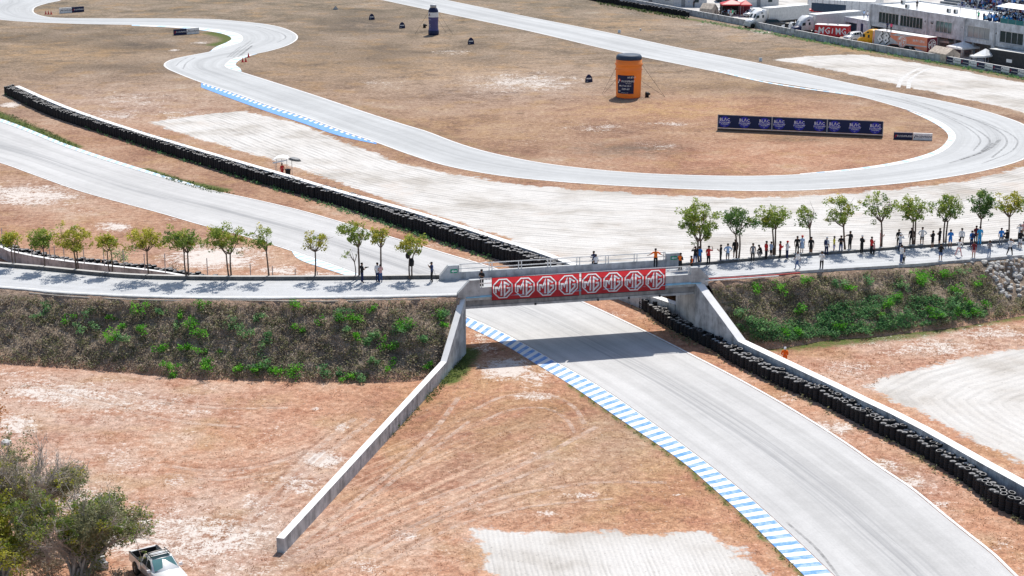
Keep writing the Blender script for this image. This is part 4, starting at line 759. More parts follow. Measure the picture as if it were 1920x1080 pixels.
shrub(at(1481, 716), .55, 'leaf_bright', 'bright green weed growing against the right tyre stacks', 313, None, 160); shrub(at(1545, 757), .3, 'leaf_scrub', 'small dusty weed at the foot of the right tyres', 314, None, 60)
# ---- ground cover that nobody could count
def cover(name, bvh, poly, n, m, s, h, seed, thr=None, tint=.5, sq=.6, per=5, lob=.25):
    rn = random.Random(seed); mb = MB(); us = [p[0] for p in poly]; vs = [p[1] for p in poly]; k = 0; tries = 0
    def inside(u, v):
        c = False
        for i in range(len(poly)):
            (ax, ay), (bx_, by_) = poly[i-1], poly[i]
            if (ay > v) != (by_ > v) and u < (bx_-ax)*(v-ay)/(by_-ay)+ax: c = not c
        return c
    while k < n and tries < n*6:
        tries += 1; u = rn.uniform(min(us), max(us)); v = rn.uniform(min(vs), max(vs))
        if not inside(u, v): continue
        if thr is not None and noise.noise(Vector((u/38, v/22, seed)))*.7+noise.noise(Vector((u/13, v/8, seed)))*.5 < thr+rn.uniform(-.15, .15): continue
        p = on_bank(bvh, u, v) if bvh else at(u, v)
        if p is None: continue
        k += 1; b = tint+.3*noise.noise(Vector((u/20, v/12, 3+seed)))
        clump(mb, p+Vector((0, 0, h*.5)), lob, per, s, rn, m, b, sq)
    return mb.obj(name, kind='stuff')
PL = [(-5, 556), (100, 562), (233, 567), (400, 570), (640, 570), (855, 566), (846, 620), (815, 700), (760, 714), (633, 716), (467, 712), (350, 709), (267, 700), (133, 690), (-5, 681)]
cover('dry_scrub', bvh_l, PL, 9000, 'leaf_dry', .17, .2, 1, None, .5, per=4)
cover('weeds', bvh_l, PL, 2600, 'leaf_scrub', .17, .3, 2, .06, .55, per=6)
PR = [(1335, 545), (1420, 530), (1600, 514), (1790, 500), (1836, 500), (1885, 562), (1925, 560), (1925, 588), (1870, 597), (1709, 622), (1549, 636), (1480, 646), (1398, 648)]
cover('dry_scrub', bvh_r, PR, 4200, 'leaf_dry', .17, .2, 3, None, .5, per=4)
cover('weeds', bvh_r, PR, 3000, 'leaf_scrub', .17, .3, 4, -.05, .6, per=6)
cover('undergrowth', bvh_r, [(1400, 600), (1520, 606), (1560, 575), (1640, 560), (1760, 560), (1850, 580), (1850, 596), (1709, 618), (1549, 634), (1480, 642), (1410, 642)], 2600, 'leaf_blue', .18, .5, 5, -.12, .5, per=7)
cover('grass', None, [(8, 174), (233, 261), (517, 351), (740, 421), (923, 482), (923, 492), (740, 431), (517, 359), (233, 269), (8, 182)], 2600, 'leaf_blue', .28, .3, 6, -.3, .45, .9, 5)
cover('grass', None, [(1182, 566), (1233, 604), (1303, 642), (1362, 676), (1530, 755), (1713, 849), (1920, 978), (1905, 985), (1700, 853), (1520, 762), (1350, 682), (1230, 618), (1186, 580)], 1500, 'leaf_scrub', .2, .2, 7, -.1, .6, .9, 5)
cover('grass', None, [(878, 664), (880, 700), (850, 712), (700, 850), (690, 848), (830, 715), (858, 680)], 900, 'leaf_grass', .16, .15, 8, -.2, .6, .9, 5)
cover('grass', None, [(1288, 33), (1528, 76), (1767, 118), (1925, 146), (1925, 152), (1767, 123), (1528, 81), (1288, 38)], 1300, 'leaf_blue', .35, .3, 9, -.3, .45, .9, 5)
cover('grass', None, [(1120, 4), (1288, 34), (1288, 38), (1120, 8)], 350, 'leaf_grass', .4, .3, 10, -.3, .5, .9, 5)
cover('grass', None, [(1068, 721), (1140, 771), (1280, 868), (1397, 971), (1510, 1082), (1500, 1082), (1380, 968), (1270, 872), (1130, 774), (1060, 724)], 900, 'leaf_grass', .12, .05, 11, -.15, .55, .6, 5, .18)
cover('grass', None, [(-5, 205), (60, 230), (150, 276), (142, 280), (60, 245), (-5, 221)], 330, 'leaf_grass', .22, .05, 12, -.2, .6, .6, 5); cover('grass', None, [(270, 317), (400, 352), (440, 364), (400, 362), (330, 343)], 300, 'leaf_grass', .22, .05, 13, -.2, .6, .6, 5)
cover('dry_grass', None, [(885, 700), (960, 720), (1060, 724), (1270, 872), (1380, 968), (1460, 1080), (1340, 992), (880, 990), (900, 1085), (560, 1085), (545, 1035), (700, 862), (830, 730)], 2600, 'leaf_straw', .10, .03, 21, -.05, .5, .5, 4, .16)
cover('dry_grass', None, [(-5, 695), (350, 716), (633, 722), (790, 722), (690, 840), (525, 1030), (520, 1085), (330, 1085), (240, 960), (-5, 800)], 2600, 'leaf_straw', .10, .03, 22, -.05, .5, .5, 4, .16)
cover('dry_grass', None, [(1100, 572), (1186, 585), (1240, 625), (1350, 690), (1520, 765), (1700, 858), (1925, 990), (1925, 1075), (1800, 985), (1650, 870), (1500, 772), (1290, 660)], 1500, 'leaf_straw', .11, .03, 23, -.1, .5, .5, 4, .18)
cover('dry_grass', None, [(1400, 655), (1560, 645), (1720, 630), (1925, 598), (1925, 645), (1700, 695), (1630, 730), (1480, 690)], 1000, 'leaf_straw', .12, .03, 24, -.05, .5, .5, 4, .2)
# ---- the big half-bare trees at the lower left
def bigtree(base, h, rx, ry, mats, label, seed, barefrac, nlimb, ntw, ls, cx=0.0):
    rn = random.Random(seed); t = thing('tree', label, 'tree', base); tk = MB(); cr = MB(); tw = MB(); tips = []
    for i in range(nlimb):
        a = 2*pi*i/nlimb+rn.uniform(-.3, .3); k = rn.uniform(.35, 1); e_ = Vector((cx+rx*k*cos(a), ry*k*sin(a), h*rn.uniform(.62, 1.0)*(1-.25*k))); b0 = Vector((rn.uniform(-.4, .4), rn.uniform(-.4, .4), -.2))
        P = smooth([b0, b0.lerp(e_, .35)+Vector((0, 0, h*.14)), b0.lerp(e_, .7)+Vector((rn.uniform(-.3, .3), rn.uniform(-.3, .3), h*.1)), e_], n=10); tk.tube(P, [.11*(1-j/11)+.012 for j in range(10)], 'palebark', 5, False)
        for _ in range(ntw):
            j = rn.randrange(3, 10); s_ = P[j]; d = (P[j]-P[j-1]).normalized(); d = (d+Vector((rn.gauss(0, .6), rn.gauss(0, .6), rn.gauss(.25, .5)))).normalized()*rn.uniform(.5, 1.5)
            m_ = s_+d*.5+Vector((0, 0, .05)); e2 = s_+d; tw.tube([s_, m_, e2], [.022, .016, .008], 'palebark', 3, False); tips.append(e2)
            for _2 in range(3):
                e3 = m_.lerp(e2, rn.random())+Vector((rn.gauss(0, .3), rn.gauss(0, .3), rn.gauss(.15, .25))); tw.tube([m_.lerp(e2, .4), e3], [.012, .005], 'palebark', 3, False); tips.append(e3)
    for tp_ in tips:
        nz_ = noise.noise(Vector((tp_.x*.45+seed, tp_.y*.45, tp_.z*.4)))+.3*noise.noise(Vector((tp_.x*1.6, tp_.y*1.6, tp_.z*1.6+seed)))
        if nz_ < barefrac: continue
        clump(cr, tp_, rn.uniform(.18, .38), rn.randint(9, 20), ls, rn, mats[0] if nz_ > barefrac+.22 else rn.choice(mats), .45+.35*nz_)
    tk.obj('trunk', t, True); tw.obj('twigs', t); cr.obj('crown', t); return t
bigtree(at(55, 1010), 6.2, 3.8, 3.2, ['leaf_scrub', 'leaf_dry', 'leaf_yellow', 'leaf_dry'], 'grey half bare tree at the left edge above the white pickup', 21, .2, 34, 44, .16, .2)
bigtree(at(150, 1085), 5.6, 4.0, 3.0, ['leaf_scrub', 'leaf_green', 'leaf_yellow', 'leaf_green'], 'green leafy spreading tree just left of the white pickup', 22, -.02, 28, 38, .16, .6)
bigtree(at(0, 1090), 5.0, 3.2, 3.0, ['leaf_yellow', 'leaf_scrub', 'leaf_green'], 'yellowish scrubby tree in the bottom left corner', 23, -.18, 18, 22, .17, .3)
for i, (u, v, r, m, lab) in enumerate([(20, 1062, 1.3, 'leaf_scrub', 'dusty scrub in the bottom left corner under the trees'), (95, 1078, 1.4, 'leaf_dry', 'dry grey scrub at the bottom edge under the green tree'), (165, 1090, 1.2, 'leaf_scrub', 'olive scrub right of the dry one at the bottom edge'), (45, 1015, 1.1, 'leaf_dry', 'dry scrub below the grey tree at the left edge'), (228, 1085, .8, 'leaf_dry', 'low dry scrub just beside the pickup rear wheel')]): shrub(at(u, v), r, m, lab, 500+i, None, 420, .16)
bigtree(at(-62, 870), 5.0, 2.1, 1.8, ['leaf_autumn'], 'orange leaved tree peeking in at the left edge', 24, -.2, 10, 12, .16)
# ================================================================== PEOPLE
for n_, c_ in [('skin', (.30, .16, .10)), ('skin_light', (.48, .28, .20)), ('hair_black', (.012, .01, .009)), ('jeans', (.05, .10, .24)), ('jeans_light', (.16, .25, .40)), ('cloth_black', (.014, .014, .017)), ('cloth_white', (.78, .78, .78)), ('cloth_grey', (.22, .23, .25)), ('cloth_red', (.62, .03, .03)), ('cloth_lightblue', (.42, .58, .80)), ('cloth_blue', (.03, .22, .62)), ('cloth_cyan', (.04, .38, .70)), ('cloth_yellow', (.75, .66, .05)), ('cloth_orange', (.92, .16, .01)), ('cloth_maroon', (.17, .02, .03)), ('cloth_pink', (.68, .38, .36)), ('cloth_lilac', (.38, .36, .58)), ('cloth_navy', (.02, .03, .09)), ('cloth_green', (.08, .60, .30)), ('cloth_khaki', (.36, .30, .22)), ('cloth_hot', (.72, .06, .16))]:
    flat(n_, c_, .8, .12, 9)
RAD = {'pel': (.135, .10), 'bel': (.125, .095), 'che': (.15, .105), 'nck': (.058, .058), 'hdb': (.085, .095), 'hdt': (.088, .10), 'top': (.06, .065), 'sh': (.072, .068), 'el': (.046, .046), 'wr': (.03, .03), 'hn': (.034, .022), 'hp': (.088, .09), 'kn': (.058, .06), 'an': (.042, .045), 'he': (.045, .045), 'to': (.035, .03)}
def pose_joints(pose):
    J = {'pel': (0, 0, .95), 'bel': (0, .01, 1.1), 'che': (0, .0, 1.33), 'nck': (0, .0, 1.48), 'hdb': (0, .02, 1.57), 'hdt': (0, .02, 1.67), 'top': (0, .01, 1.735)}
    for k, s in (('l', -1), ('r', 1)):
        J.update({'sh'+k: (s*.185, 0, 1.41), 'el'+k: (s*.24, -.02, 1.14), 'wr'+k: (s*.25, .06, .90), 'hn'+k: (s*.245, .09, .81), 'hp'+k: (s*.09, 0, .88), 'kn'+k: (s*.105, .02, .48), 'an'+k: (s*.11, -.02, .09), 'to'+k: (s*.13, .15, .035)})
    def arm(k, e, w_, h):
        J['el'+k], J['wr'+k], J['hn'+k] = e, w_, h
    if pose == 'hips':
        for k, s in (('l', -1), ('r', 1)): arm(k, (s*.38, -.08, 1.18), (s*.22, .04, 1.0), (s*.16, .07, .98))
    if pose in ('phone', 'crossed'):
        for k, s in (('l', -1), ('r', 1)): arm(k, (s*.25, .03, 1.14), (s*.1, .27, 1.2 if pose == 'phone' else 1.14), (s*.03, .31, 1.26) if pose == 'phone' else (-s*.08, .27, 1.16))
    if pose == 'photo':
        for k, s in (('l', -1), ('r', 1)): arm(k, (s*.33, .12, 1.28), (s*.13, .22, 1.52), (s*.07, .2, 1.6))
    if pose == 'shade': arm('r', (.36, .1, 1.36), (.30, .16, 1.6), (.22, .16, 1.68))
    if pose == 'walk':
        J.update(knl=(-.1, .2, .5), anl=(-.1, .22, .1), tol=(-.12, .38, .06), knr=(.1, -.04, .48), anr=(.1, -.34, .13), tor=(.11, -.2, .03)); arm('l', (-.26, -.16, 1.16), (-.25, -.14, .93), (-.25, -.12, .85)); arm('r', (.26, .12, 1.16), (.25, .26, .98), (.24, .31, .92))
    if pose == 'stride': J.update(knl=(-.22, .05, .5), anl=(-.34, 0, .09), tol=(-.4, .13, .04), knr=(.2, .04, .5), anr=(.3, 0, .09), tor=(.36, .13, .04)); arm('l', (-.34, .12, 1.24), (-.14, .28, 1.42), (-.06, .3, 1.5)); arm('r', (.34, .12, 1.24), (.14, .28, 1.42), (.06, .3, 1.5))
    if pose == 'lean':
        arm('l', (-.42, .12, 1.2), (-.62, .25, 1.06), (-.68, .3, 1.05)); arm('r', (.42, .12, 1.2), (.62, .25, 1.06), (.68, .3, 1.05)); J.update(che=(0, .1, 1.3), nck=(0, .14, 1.44), hdb=(0, .18, 1.53), hdt=(0, .19, 1.63), top=(0, .18, 1.69), shl=(-.19, .1, 1.38), shr=(.19, .1, 1.38))
    if pose == 'leantree': arm('l', (-.42, .02, 1.4), (-.62, .05, 1.28), (-.7, .06, 1.24))
    if pose == 'step': J.update(knr=(.13, .28, .72), anr=(.13, .26, .3), tor=(.14, .42, .27))
    if pose in ('crouch', 'sit', 'kneel'):
        d = .5 if pose != 'kneel' else .42
        for k in ('pel', 'bel', 'che', 'nck', 'hdb', 'hdt', 'top'): x, y, z = J[k]; f = (z-.95); J[k] = (x, y+.42*f if pose == 'crouch' else y+.15*f, z-d-.06*max(f, 0))
        for k, s in (('l', -1), ('r', 1)):
            J['sh'+k] = (s*.185, J['che'][1]+.05, J['che'][2]+.08); J['hp'+k] = (s*.1, .02, .88-d)
            J['kn'+k] = (s*.17, .42, .52) if pose != 'kneel' else (s*.13, .3, .07); J['an'+k] = (s*.15, .14, .09) if pose == 'crouch' else ((s*.15, .46, .09) if pose == 'sit' else (s*.13, -.12, .1)); J['to'+k] = (s*.16, J['an'+k][1]+.17, .035)
            arm(k, (s*.27, J['sh'+k][1]+.12, J['sh'+k][2]-.26), (s*.14, .38, .66 if pose != 'kneel' else .72), (s*.08, .45, .62 if pose != 'kneel' else .7))
    return J
BON = [('pel', 'bel'), ('bel', 'che'), ('che', 'nck'), ('nck', 'hdb'), ('hdb', 'hdt'), ('hdt', 'top')]+[(a+k if a not in ('che', 'pel') else a, b+k) for k in 'lr' for a, b in (('che', 'sh'), ('sh', 'el'), ('el', 'wr'), ('wr', 'hn'), ('pel', 'hp'), ('hp', 'kn'), ('kn', 'an'), ('an', 'to'))]
def reg(b): return {'pel': 'P', 'bel': 'T', 'che': 'T', 'nck': 'H', 'hdb': 'H', 'hdt': 'H'}.get(b[0]) if b[1][:2] not in ('sh', 'hp') else ('T' if b[1][:2] == 'sh' else 'P')
def region(b):
    if b[0][:2] in ('sh', 'el', 'wr') and b[0] not in ('che',): return {'sh': 'A', 'el': 'F', 'wr': 'N'}[b[0][:2]]
    if b[0][:2] in ('hp', 'kn', 'an') and b[0] != 'pel': return {'hp': 'U', 'kn': 'L', 'an': 'S'}[b[0][:2]]
    return reg(b)
REG = [region(b) for b in BON]
_pm = {}
def body_mesh(pose, slim):
    k = (pose, slim)
    if k in _pm: return _pm[k]
    J = pose_joints(pose); names = list(J); bm = bmesh.new(); vs = {n: bm.verts.new(Vector(J[n])*1.0) for n in names}
    for a, b in BON: bm.edges.new((vs[a], vs[b]))
    me = bpy.data.meshes.new('pose'); bm.to_mesh(me); bm.free(); o = bpy.data.objects.new('pose', me); COL.objects.link(o)
    m = o.modifiers.new('s', 'SKIN'); sv = me.skin_vertices[0].data
    for i, n in enumerate(names):
        r = RAD.get(n) or RAD[n[:2]]; f = slim if n[:2] not in ('hd', 'to', 'hn') else 1; sv[i].radius = (r[0]*f, r[1]*f); sv[i].use_root = n == 'pel'
    sb = o.modifiers.new('d', 'SUBSURF'); sb.levels = 1
    dg = bpy.context.evaluated_depsgraph_get(); ev = bpy.data.meshes.new_from_object(o.evaluated_get(dg)); bpy.data.objects.remove(o)
    V = [v.co.copy() for v in ev.vertices]; Nn = [v.normal.copy() for v in ev.vertices]; Fs = [tuple(p.vertices) for p in ev.polygons]; seg = [(Vector(J[a]), Vector(J[b])) for a, b in BON]; R_ = []
    for f in Fs:
        c = sum((V[i] for i in f), Vector())/len(f); best = 9; q = 0
        for i, (a, b) in enumerate(seg):
            d = b-a; t = max(0, min(1, (c-a).dot(d)/d.length_squared)); e = (a+d*t-c).length
            if e < best: best = e; q = i
        R_.append((REG[q], c))
    _pm[k] = (V, Nn, Fs, R_, J); return _pm[k]
def fingers(mb, w_, h, m):
    d = (h-w_).normalized(); a = d.orthogonal().normalized(); b = d.cross(a)
    for i, (o, l) in enumerate(((-.027, .055), (-.009, .07), (.009, .066), (.027, .05))): p = h+a*o; mb.tube([p, p+d*l*.6+b*.006, p+d*l+b*.022], [.009, .008, .006], m, 4)
    p = w_.lerp(h, .5)+a*.03; mb.tube([p, p+a*.03+d*.03, p+a*.035+d*.06], [.011, .009, .007], m, 4)
def person(p, face, pose, top, leg, label, h=1.72, sleeve='short', shorts=False, hat=None, slim=1.0, skin='skin', long=False, grp='spectators along the elevated road', dress=False, hold=None, vest=None, facepx=None):
    V, Nn, Fs, R_, J = body_mesh(pose, slim); k = h/1.74; f = radians(face)      # face: 0 = away from the viewer, 90 = to the left
    def sub(keep, name, m, off, par):
        idx = {}; vv = []; ff = []
        for q, (r, c) in zip(Fs, R_):
            if keep(r, c):
                t = []
                for i in q:
                    if i not in idx: idx[i] = len(vv); vv.append((V[i]+Nn[i]*off)*k)
                    t.append(idx[i])
                ff.append(tuple(t))
        if ff: return MB().add(vv, ff, m).obj(name, par, True)
    mb = MB().add([v*k for v in V], Fs, skin)
    for s in 'lr': fingers(mb, Vector(J['wr'+s])*k, Vector(J['hn'+s])*k, skin)
    hd = Vector(J['hdb']).lerp(Vector(J['hdt']), .5)*k
    mb.add([hd+Vector((-.018, .085, -.02))*k, hd+Vector((.018, .085, -.02))*k, hd+Vector((0, .118, -.025))*k, hd+Vector((0, .09, .03))*k], [(0, 1, 2), (0, 2, 3), (1, 3, 2)], skin)
    for s in (-1, 1):
        mb.box(hd+Vector((s*.088, .01, .0))*k, (.016, .04, .055), skin); mb.box(hd+Vector((s*.033, .088, .022))*k, (.022, .012, .012), 'hair_black')
    mb.box(hd+Vector((0, .088, -.058))*k, (.045, .012, .01), 'cloth_maroon')
    o = mb.obj('person', None, True, p, f); tag(o, label, 'person', grp)
    tz = J['pel'][2]-.04
    sub(lambda r, c: r in ('T',) or (r == 'P' and c.z > tz) or r == 'A' and (sleeve != 'none') or (r == 'F' and sleeve == 'long') or (long and r == 'P'), 'shirt', top, .016, o)
    if dress:
        pz = J['pel'][2]; MB().lathe([(.27*k, (pz-.42)*k), (.2*k, (pz-.1)*k), (.165*k, (pz+.12)*k)], top, 12).obj('skirt', o, True)
    else:
        kz = J['knl'][2]-.02
        sub(lambda r, c: (r == 'P' and c.z <= tz+.05) or (r == 'U' and (not shorts or c.z > kz+.06 or pose in ('crouch', 'sit', 'kneel'))) or (r == 'L' and not shorts), 'trousers', leg, .013, o)
    sub(lambda r, c: r == 'S', 'shoe', 'cloth_black' if leg != 'cloth_black' or shorts else 'cloth_grey', .012, o)
    tp = Vector(J['hdt'])*k
    if hat: MB().lathe([(.112*k, -.02), (.112*k, .03), (.085*k, .085), (.0, .105)], hat, 10).add([(-.09*k, .08*k, -.015), (.09*k, .08*k, -.015), (.07*k, .2*k, -.03), (-.07*k, .2*k, -.03)], [(0, 1, 2, 3)], hat).obj('cap', o, True, tp)
    else: MB().lathe([(.098*k, -.05), (.109*k, .0), (.095*k, .06), (.0, .095)], 'hair_black', 10).obj('hair', o, True, tp+Vector((0, -.018, 0)))
    if vest: sub(lambda r, c: r == 'T', 'vest', vest, .03, o)
    if hold == 'camera': MB().box(Vector(J['hnr'])*k*.5+Vector(J['hnl'])*k*.5+Vector((0, .08, .02)), (.15, .12, .1), 'black').tube([Vector(J['hnr'])*k*.5+Vector(J['hnl'])*k*.5+Vector((0, .1, .02)), Vector(J['hnr'])*k*.5+Vector(J['hnl'])*k*.5+Vector((0, .32, .02))], .045, 'black', 8).obj('camera', o)
    if hold == 'phone': MB().box(Vector(J['hnr'])*k*.5+Vector(J['hnl'])*k*.5+Vector((0, .05, .02)), (.075, .012, .15), 'black').obj('phone', o)
    if hold == 'pack': MB().box(Vector(J['che'])*k+Vector((0, -.2, -.08)), (.28, .16, .42), 'cloth_navy', top=(.85, .8)).obj('backpack', o)
    if hold == 'sidebag': MB().box(Vector(J['hnr'])*k+Vector((.02, 0, .12)), (.12, .26, .24), 'cloth_black').obj('handbag', o)
    return o
def rp(u, v): return at(u, v, road_z(u)+.005)
B_, W_, J_ = 'cloth_black', 'cloth_white', 'jeans'
PEOPLE = [  # u, v, facing, pose, top, legs, label, extra
    (679, 530, -60, 'phone', B_, 'cloth_navy', 'man in black shirt holding a camera under the tallest left tree', dict(hold='camera', h=1.8)), (708, 529, -30, 'stand', W_, 'cloth_navy', 'man in white shirt beside the woman with a dark bag', dict(h=1.76)), (714, 529.5, 30, 'phone', 'cloth_pink', J_, 'woman in pink top and jeans carrying a dark bag', dict(sleeve='none', slim=.9, h=1.62, hold='sidebag', skin='skin_light')), (810, 528.5, 100, 'stride', 'cloth_navy', B_, 'photographer in dark vest with tripod near the left bridge post', dict(hat=B_, h=1.78, vest='jeans')),
    (1303, 496.5, 10, 'photo', B_, J_, 'person in black top and jeans raising both hands to the face', dict()), (1311, 495.5, 0, 'phone', 'cloth_blue', 'jeans', 'person in blue shirt beside the one with raised hands', dict(h=1.68)), (1328, 497, -40, 'shade', 'cloth_red', B_, 'person in red shirt shading the eyes under the biggest right tree', dict(hat=B_, h=1.78)), (1351, 493, 70, 'phone', B_, B_, 'person dressed all in black holding a phone between two trees', dict(hold='phone')), (1364, 491, 5, 'hips', 'cloth_lightblue', 'cloth_grey', 'person in light blue shirt with hands on hips', dict(shorts=True)), (1378, 484, 0, 'stand', B_, B_, 'broad person in black shorts beside the dark green tree', dict(shorts=True, slim=1.15, h=1.78)), (1411, 491, 180, 'stand', 'cloth_grey', B_, 'person in sleeveless grey shirt and black trousers facing us', dict(sleeve='none', h=1.76)), (1428, 483, 60, 'crouch', B_, 'cloth_grey', 'person in black crouching by the kerb', dict()),
    (1436, 487, -70, 'stand', 'cloth_red', B_, 'person in bright red shirt next to the crouching one', dict(h=1.78)), (1445, 483, -60, 'phone', 'cloth_lightblue', B_, 'small person in pale blue beside the red shirt', dict(h=1.5, hat=B_, shorts=True)), (1462, 485, -80, 'phone', 'cloth_red', B_, 'person in red jacket and black trousers reading a phone', dict(sleeve='long', h=1.66)), (1475, 486, -70, 'crossed', W_, 'cloth_navy', 'person with red cap and white shirt, arms folded', dict(hat='cloth_red', h=1.74)), (1494, 477, 180, 'stand', B_, B_, 'man in black shirt beside the pale dressed woman', dict(h=1.76)), (1503, 475, 200, 'stand', 'cloth_lightblue', W_, 'woman in pale dress and red cap', dict(hat='cloth_red', dress=True, slim=.9)),
    (1495, 504.5, 100, 'walk', W_, J_, 'person in white shirt and jeans walking along the road edge', dict(h=1.66)), (1520, 478, 160, 'stand', B_, B_, 'person in black top and shorts under the slender tree', dict(shorts=True, h=1.74)), (1540, 505.5, -20, 'phone', W_, B_, 'person in white shirt and black trousers near the outer kerb', dict(h=1.72, hold='phone')), (1549, 478, -40, 'stand', W_, 'cloth_navy', 'man in white shirt and white cap with a dark sleeve', dict(hat=W_, slim=1.12, hold='pack')), (1563, 475, -90, 'stand', 'cloth_yellow', 'cloth_lilac', 'person in yellow top and lilac shorts', dict(shorts=True, slim=.88, h=1.66)), (1576, 474.5, 170, 'phone', B_, J_, 'person in black shirt and blue jeans beside the yellow top', dict(h=1.7)), (1593, 469, 30, 'leantree', B_, B_, 'tall person in black leaning an arm on the tree trunk', dict(h=1.86)), (1615, 476, -60, 'phone', B_, B_, 'man in black with a white cap standing alone', dict(hat=W_, h=1.8)),
    (1633, 477, -70, 'phone', 'cloth_red', B_, 'person in red shirt holding up a phone', dict(hold='phone', h=1.72)), (1638, 478, -70, 'stand', 'cloth_pink', B_, 'child in pink in front of the red shirt', dict(h=1.15)), (1651, 464, -80, 'phone', 'cloth_pink', 'cloth_pink', 'person in dusty pink leaning by the windblown tree', dict(shorts=True, h=1.7)), (1684, 463.5, 10, 'stand', B_, B_, 'person in black behind the white capped photographer', dict(h=1.76)), (1687, 471, -40, 'photo', W_, 'cloth_navy', 'photographer in white shirt and white cap', dict(hat=W_, sleeve='long', h=1.72)), (1689, 493.5, -70, 'phone', W_, J_, 'man in white shirt and jeans bending over a child', dict(h=1.76)), (1694, 494, -60, 'stand', W_, B_, 'child in patterned clothes held by the man in jeans', dict(h=1.25)), (1708, 461, 0, 'stand', B_, B_, 'person dressed in black touching a tree trunk', dict(h=1.8)),
    (1728, 460.5, 0, 'hips', W_, B_, 'person in white shirt and black shorts with hands on hips', dict(shorts=True, h=1.84, sleeve='long')), (1748, 465, 40, 'phone', B_, B_, 'person in black shirt and shorts left of a similar one', dict(shorts=True)), (1761, 461, 50, 'crossed', B_, B_, 'person in black with folded arms beside the forked tree', dict(h=1.76, shorts=True)), (1781, 464, 0, 'phone', 'cloth_blue', 'cloth_blue', 'person in bright blue shirt and blue shorts', dict(shorts=True, h=1.78)), (1763, 488.5, -10, 'phone', B_, J_, 'person in black shirt and jeans shorts standing near the outer kerb', dict(shorts=True, h=1.62)), (1802, 460.5, -20, 'step', W_, B_, 'person in white jacket with one foot on the kerb', dict(sleeve='long', shorts=True, h=1.74)), (1797, 480.5, -30, 'stride', W_, 'cloth_pink', 'woman in white top and pink trousers taking a picture', dict(slim=.88, h=1.66)),
    (1821, 463, 20, 'stand', 'cloth_blue', 'cloth_navy', 'person in blue shirt with a dark backpack', dict(hold='pack', h=1.62)), (1825, 484.5, -10, 'stand', 'cloth_maroon', 'cloth_pink', 'person in maroon shirt and pale pink shorts', dict(shorts=True, h=1.66)), (1829, 456, 10, 'stand', 'cloth_maroon', B_, 'person in dark red beside the cyan outfit', dict(h=1.76)), (1836, 459, 0, 'stand', 'cloth_cyan', 'cloth_cyan', 'person dressed all in cyan', dict(h=1.82)), (1854, 483, -40, 'phone', 'cloth_grey', 'jeans_light', 'slim person in grey top and pale jeans', dict(slim=.88, h=1.68)), (1876, 459.5, 0, 'stand', 'cloth_blue', 'cloth_grey', 'person in royal blue shirt and grey trousers', dict(h=1.72)), (1888, 453, 20, 'sit', B_, B_, 'person in black sitting on the kerb', dict()), (1893, 479, -50, 'stride', W_, B_, 'person in white shirt and black trousers at the outer kerb', dict(h=1.68)), (1912, 464.5, -40, 'crossed', B_, W_, 'person in black shirt and white shorts near the right edge', dict(shorts=True, h=1.76)), (1911, 452, 0, 'photo', W_, B_, 'person in white cap and white shirt at the right edge', dict(hat=W_)), (1918, 447, 0, 'stand', 'cloth_pink', 'cloth_khaki', 'person in faded pink at the far right edge', dict())]
for u, v, fc, po, tp, lg, lab, kw in PEOPLE: person(rp(u, v), fc, po, tp, lg, lab, **kw)
bp = lambda x, y: bw(x, y, 5.2)
person(bp(1.75, 1.6), 150, 'phone', B_, B_, 'person in black behind the near railing left of the banners', grp=None, h=1.74, hat=B_)
person(at(1113, 506.5, 5.2), 20, 'phone', 'cloth_navy', B_, 'person in black and white on the bridge behind the banners', grp=None, h=1.76, vest=None, hold='pack'); person(at(1117, 507.5, 5.2), 20, 'stand', W_, B_, 'person in white shirt beside the one in black on the bridge', grp=None, h=1.5)
person(at(1229, 501.5, 5.2), 0, 'lean', 'cloth_orange', B_, 'man in orange shirt leaning on the far bridge railing with arms spread', grp=None, h=1.76)
person(at(1275, 510, 5.2), -40, 'phone', B_, B_, 'marshal in black with orange vest by the right end post', grp=None, h=1.74, vest='cloth_orange', hat=B_); person(at(1296, 512, 5.2), 60, 'stand', B_, B_, 'shorter marshal in orange vest at the right end of the railing', grp=None, h=1.55, vest='cloth_orange', hat=B_)
person(at(1473, 681, 0)+Vector((0, .4, 0)), 160, 'kneel', 'cloth_orange', 'cloth_orange', 'marshal in orange overalls and white hat behind the right wall', grp=None, sleeve='long', hat=W_, h=1.8)
# tripod of the photographer
t = thing('tripod', 'thin black camera tripod under the photographer', 'tripod', at(813, 529.5, 5.2))
for a in (0, 2.1, 4.2): MB().tube([(0, 0, 1.2), (.35*cos(a), .35*sin(a), 0)], .014, 'black', 4).obj('leg', t)
# ================================================================== INFIELD
FX = Vector((1, 0, 0))
g = G('inflated_orange'); g.done((1.0, .43, .10), .35, .5); tr = g.n.new('ShaderNodeBsdfTranslucent'); g.put(tr.inputs[0], (1.0, .42, .05)); mx = g.n.new('ShaderNodeMixShader'); mx.inputs[0].default_value = .5
g.l.new(g.b.outputs[0], mx.inputs[1]); g.l.new(tr.outputs[0], mx.inputs[2]); g.l.new(mx.outputs[0], g.out.inputs[0]); M['inflated_orange'] = g.m
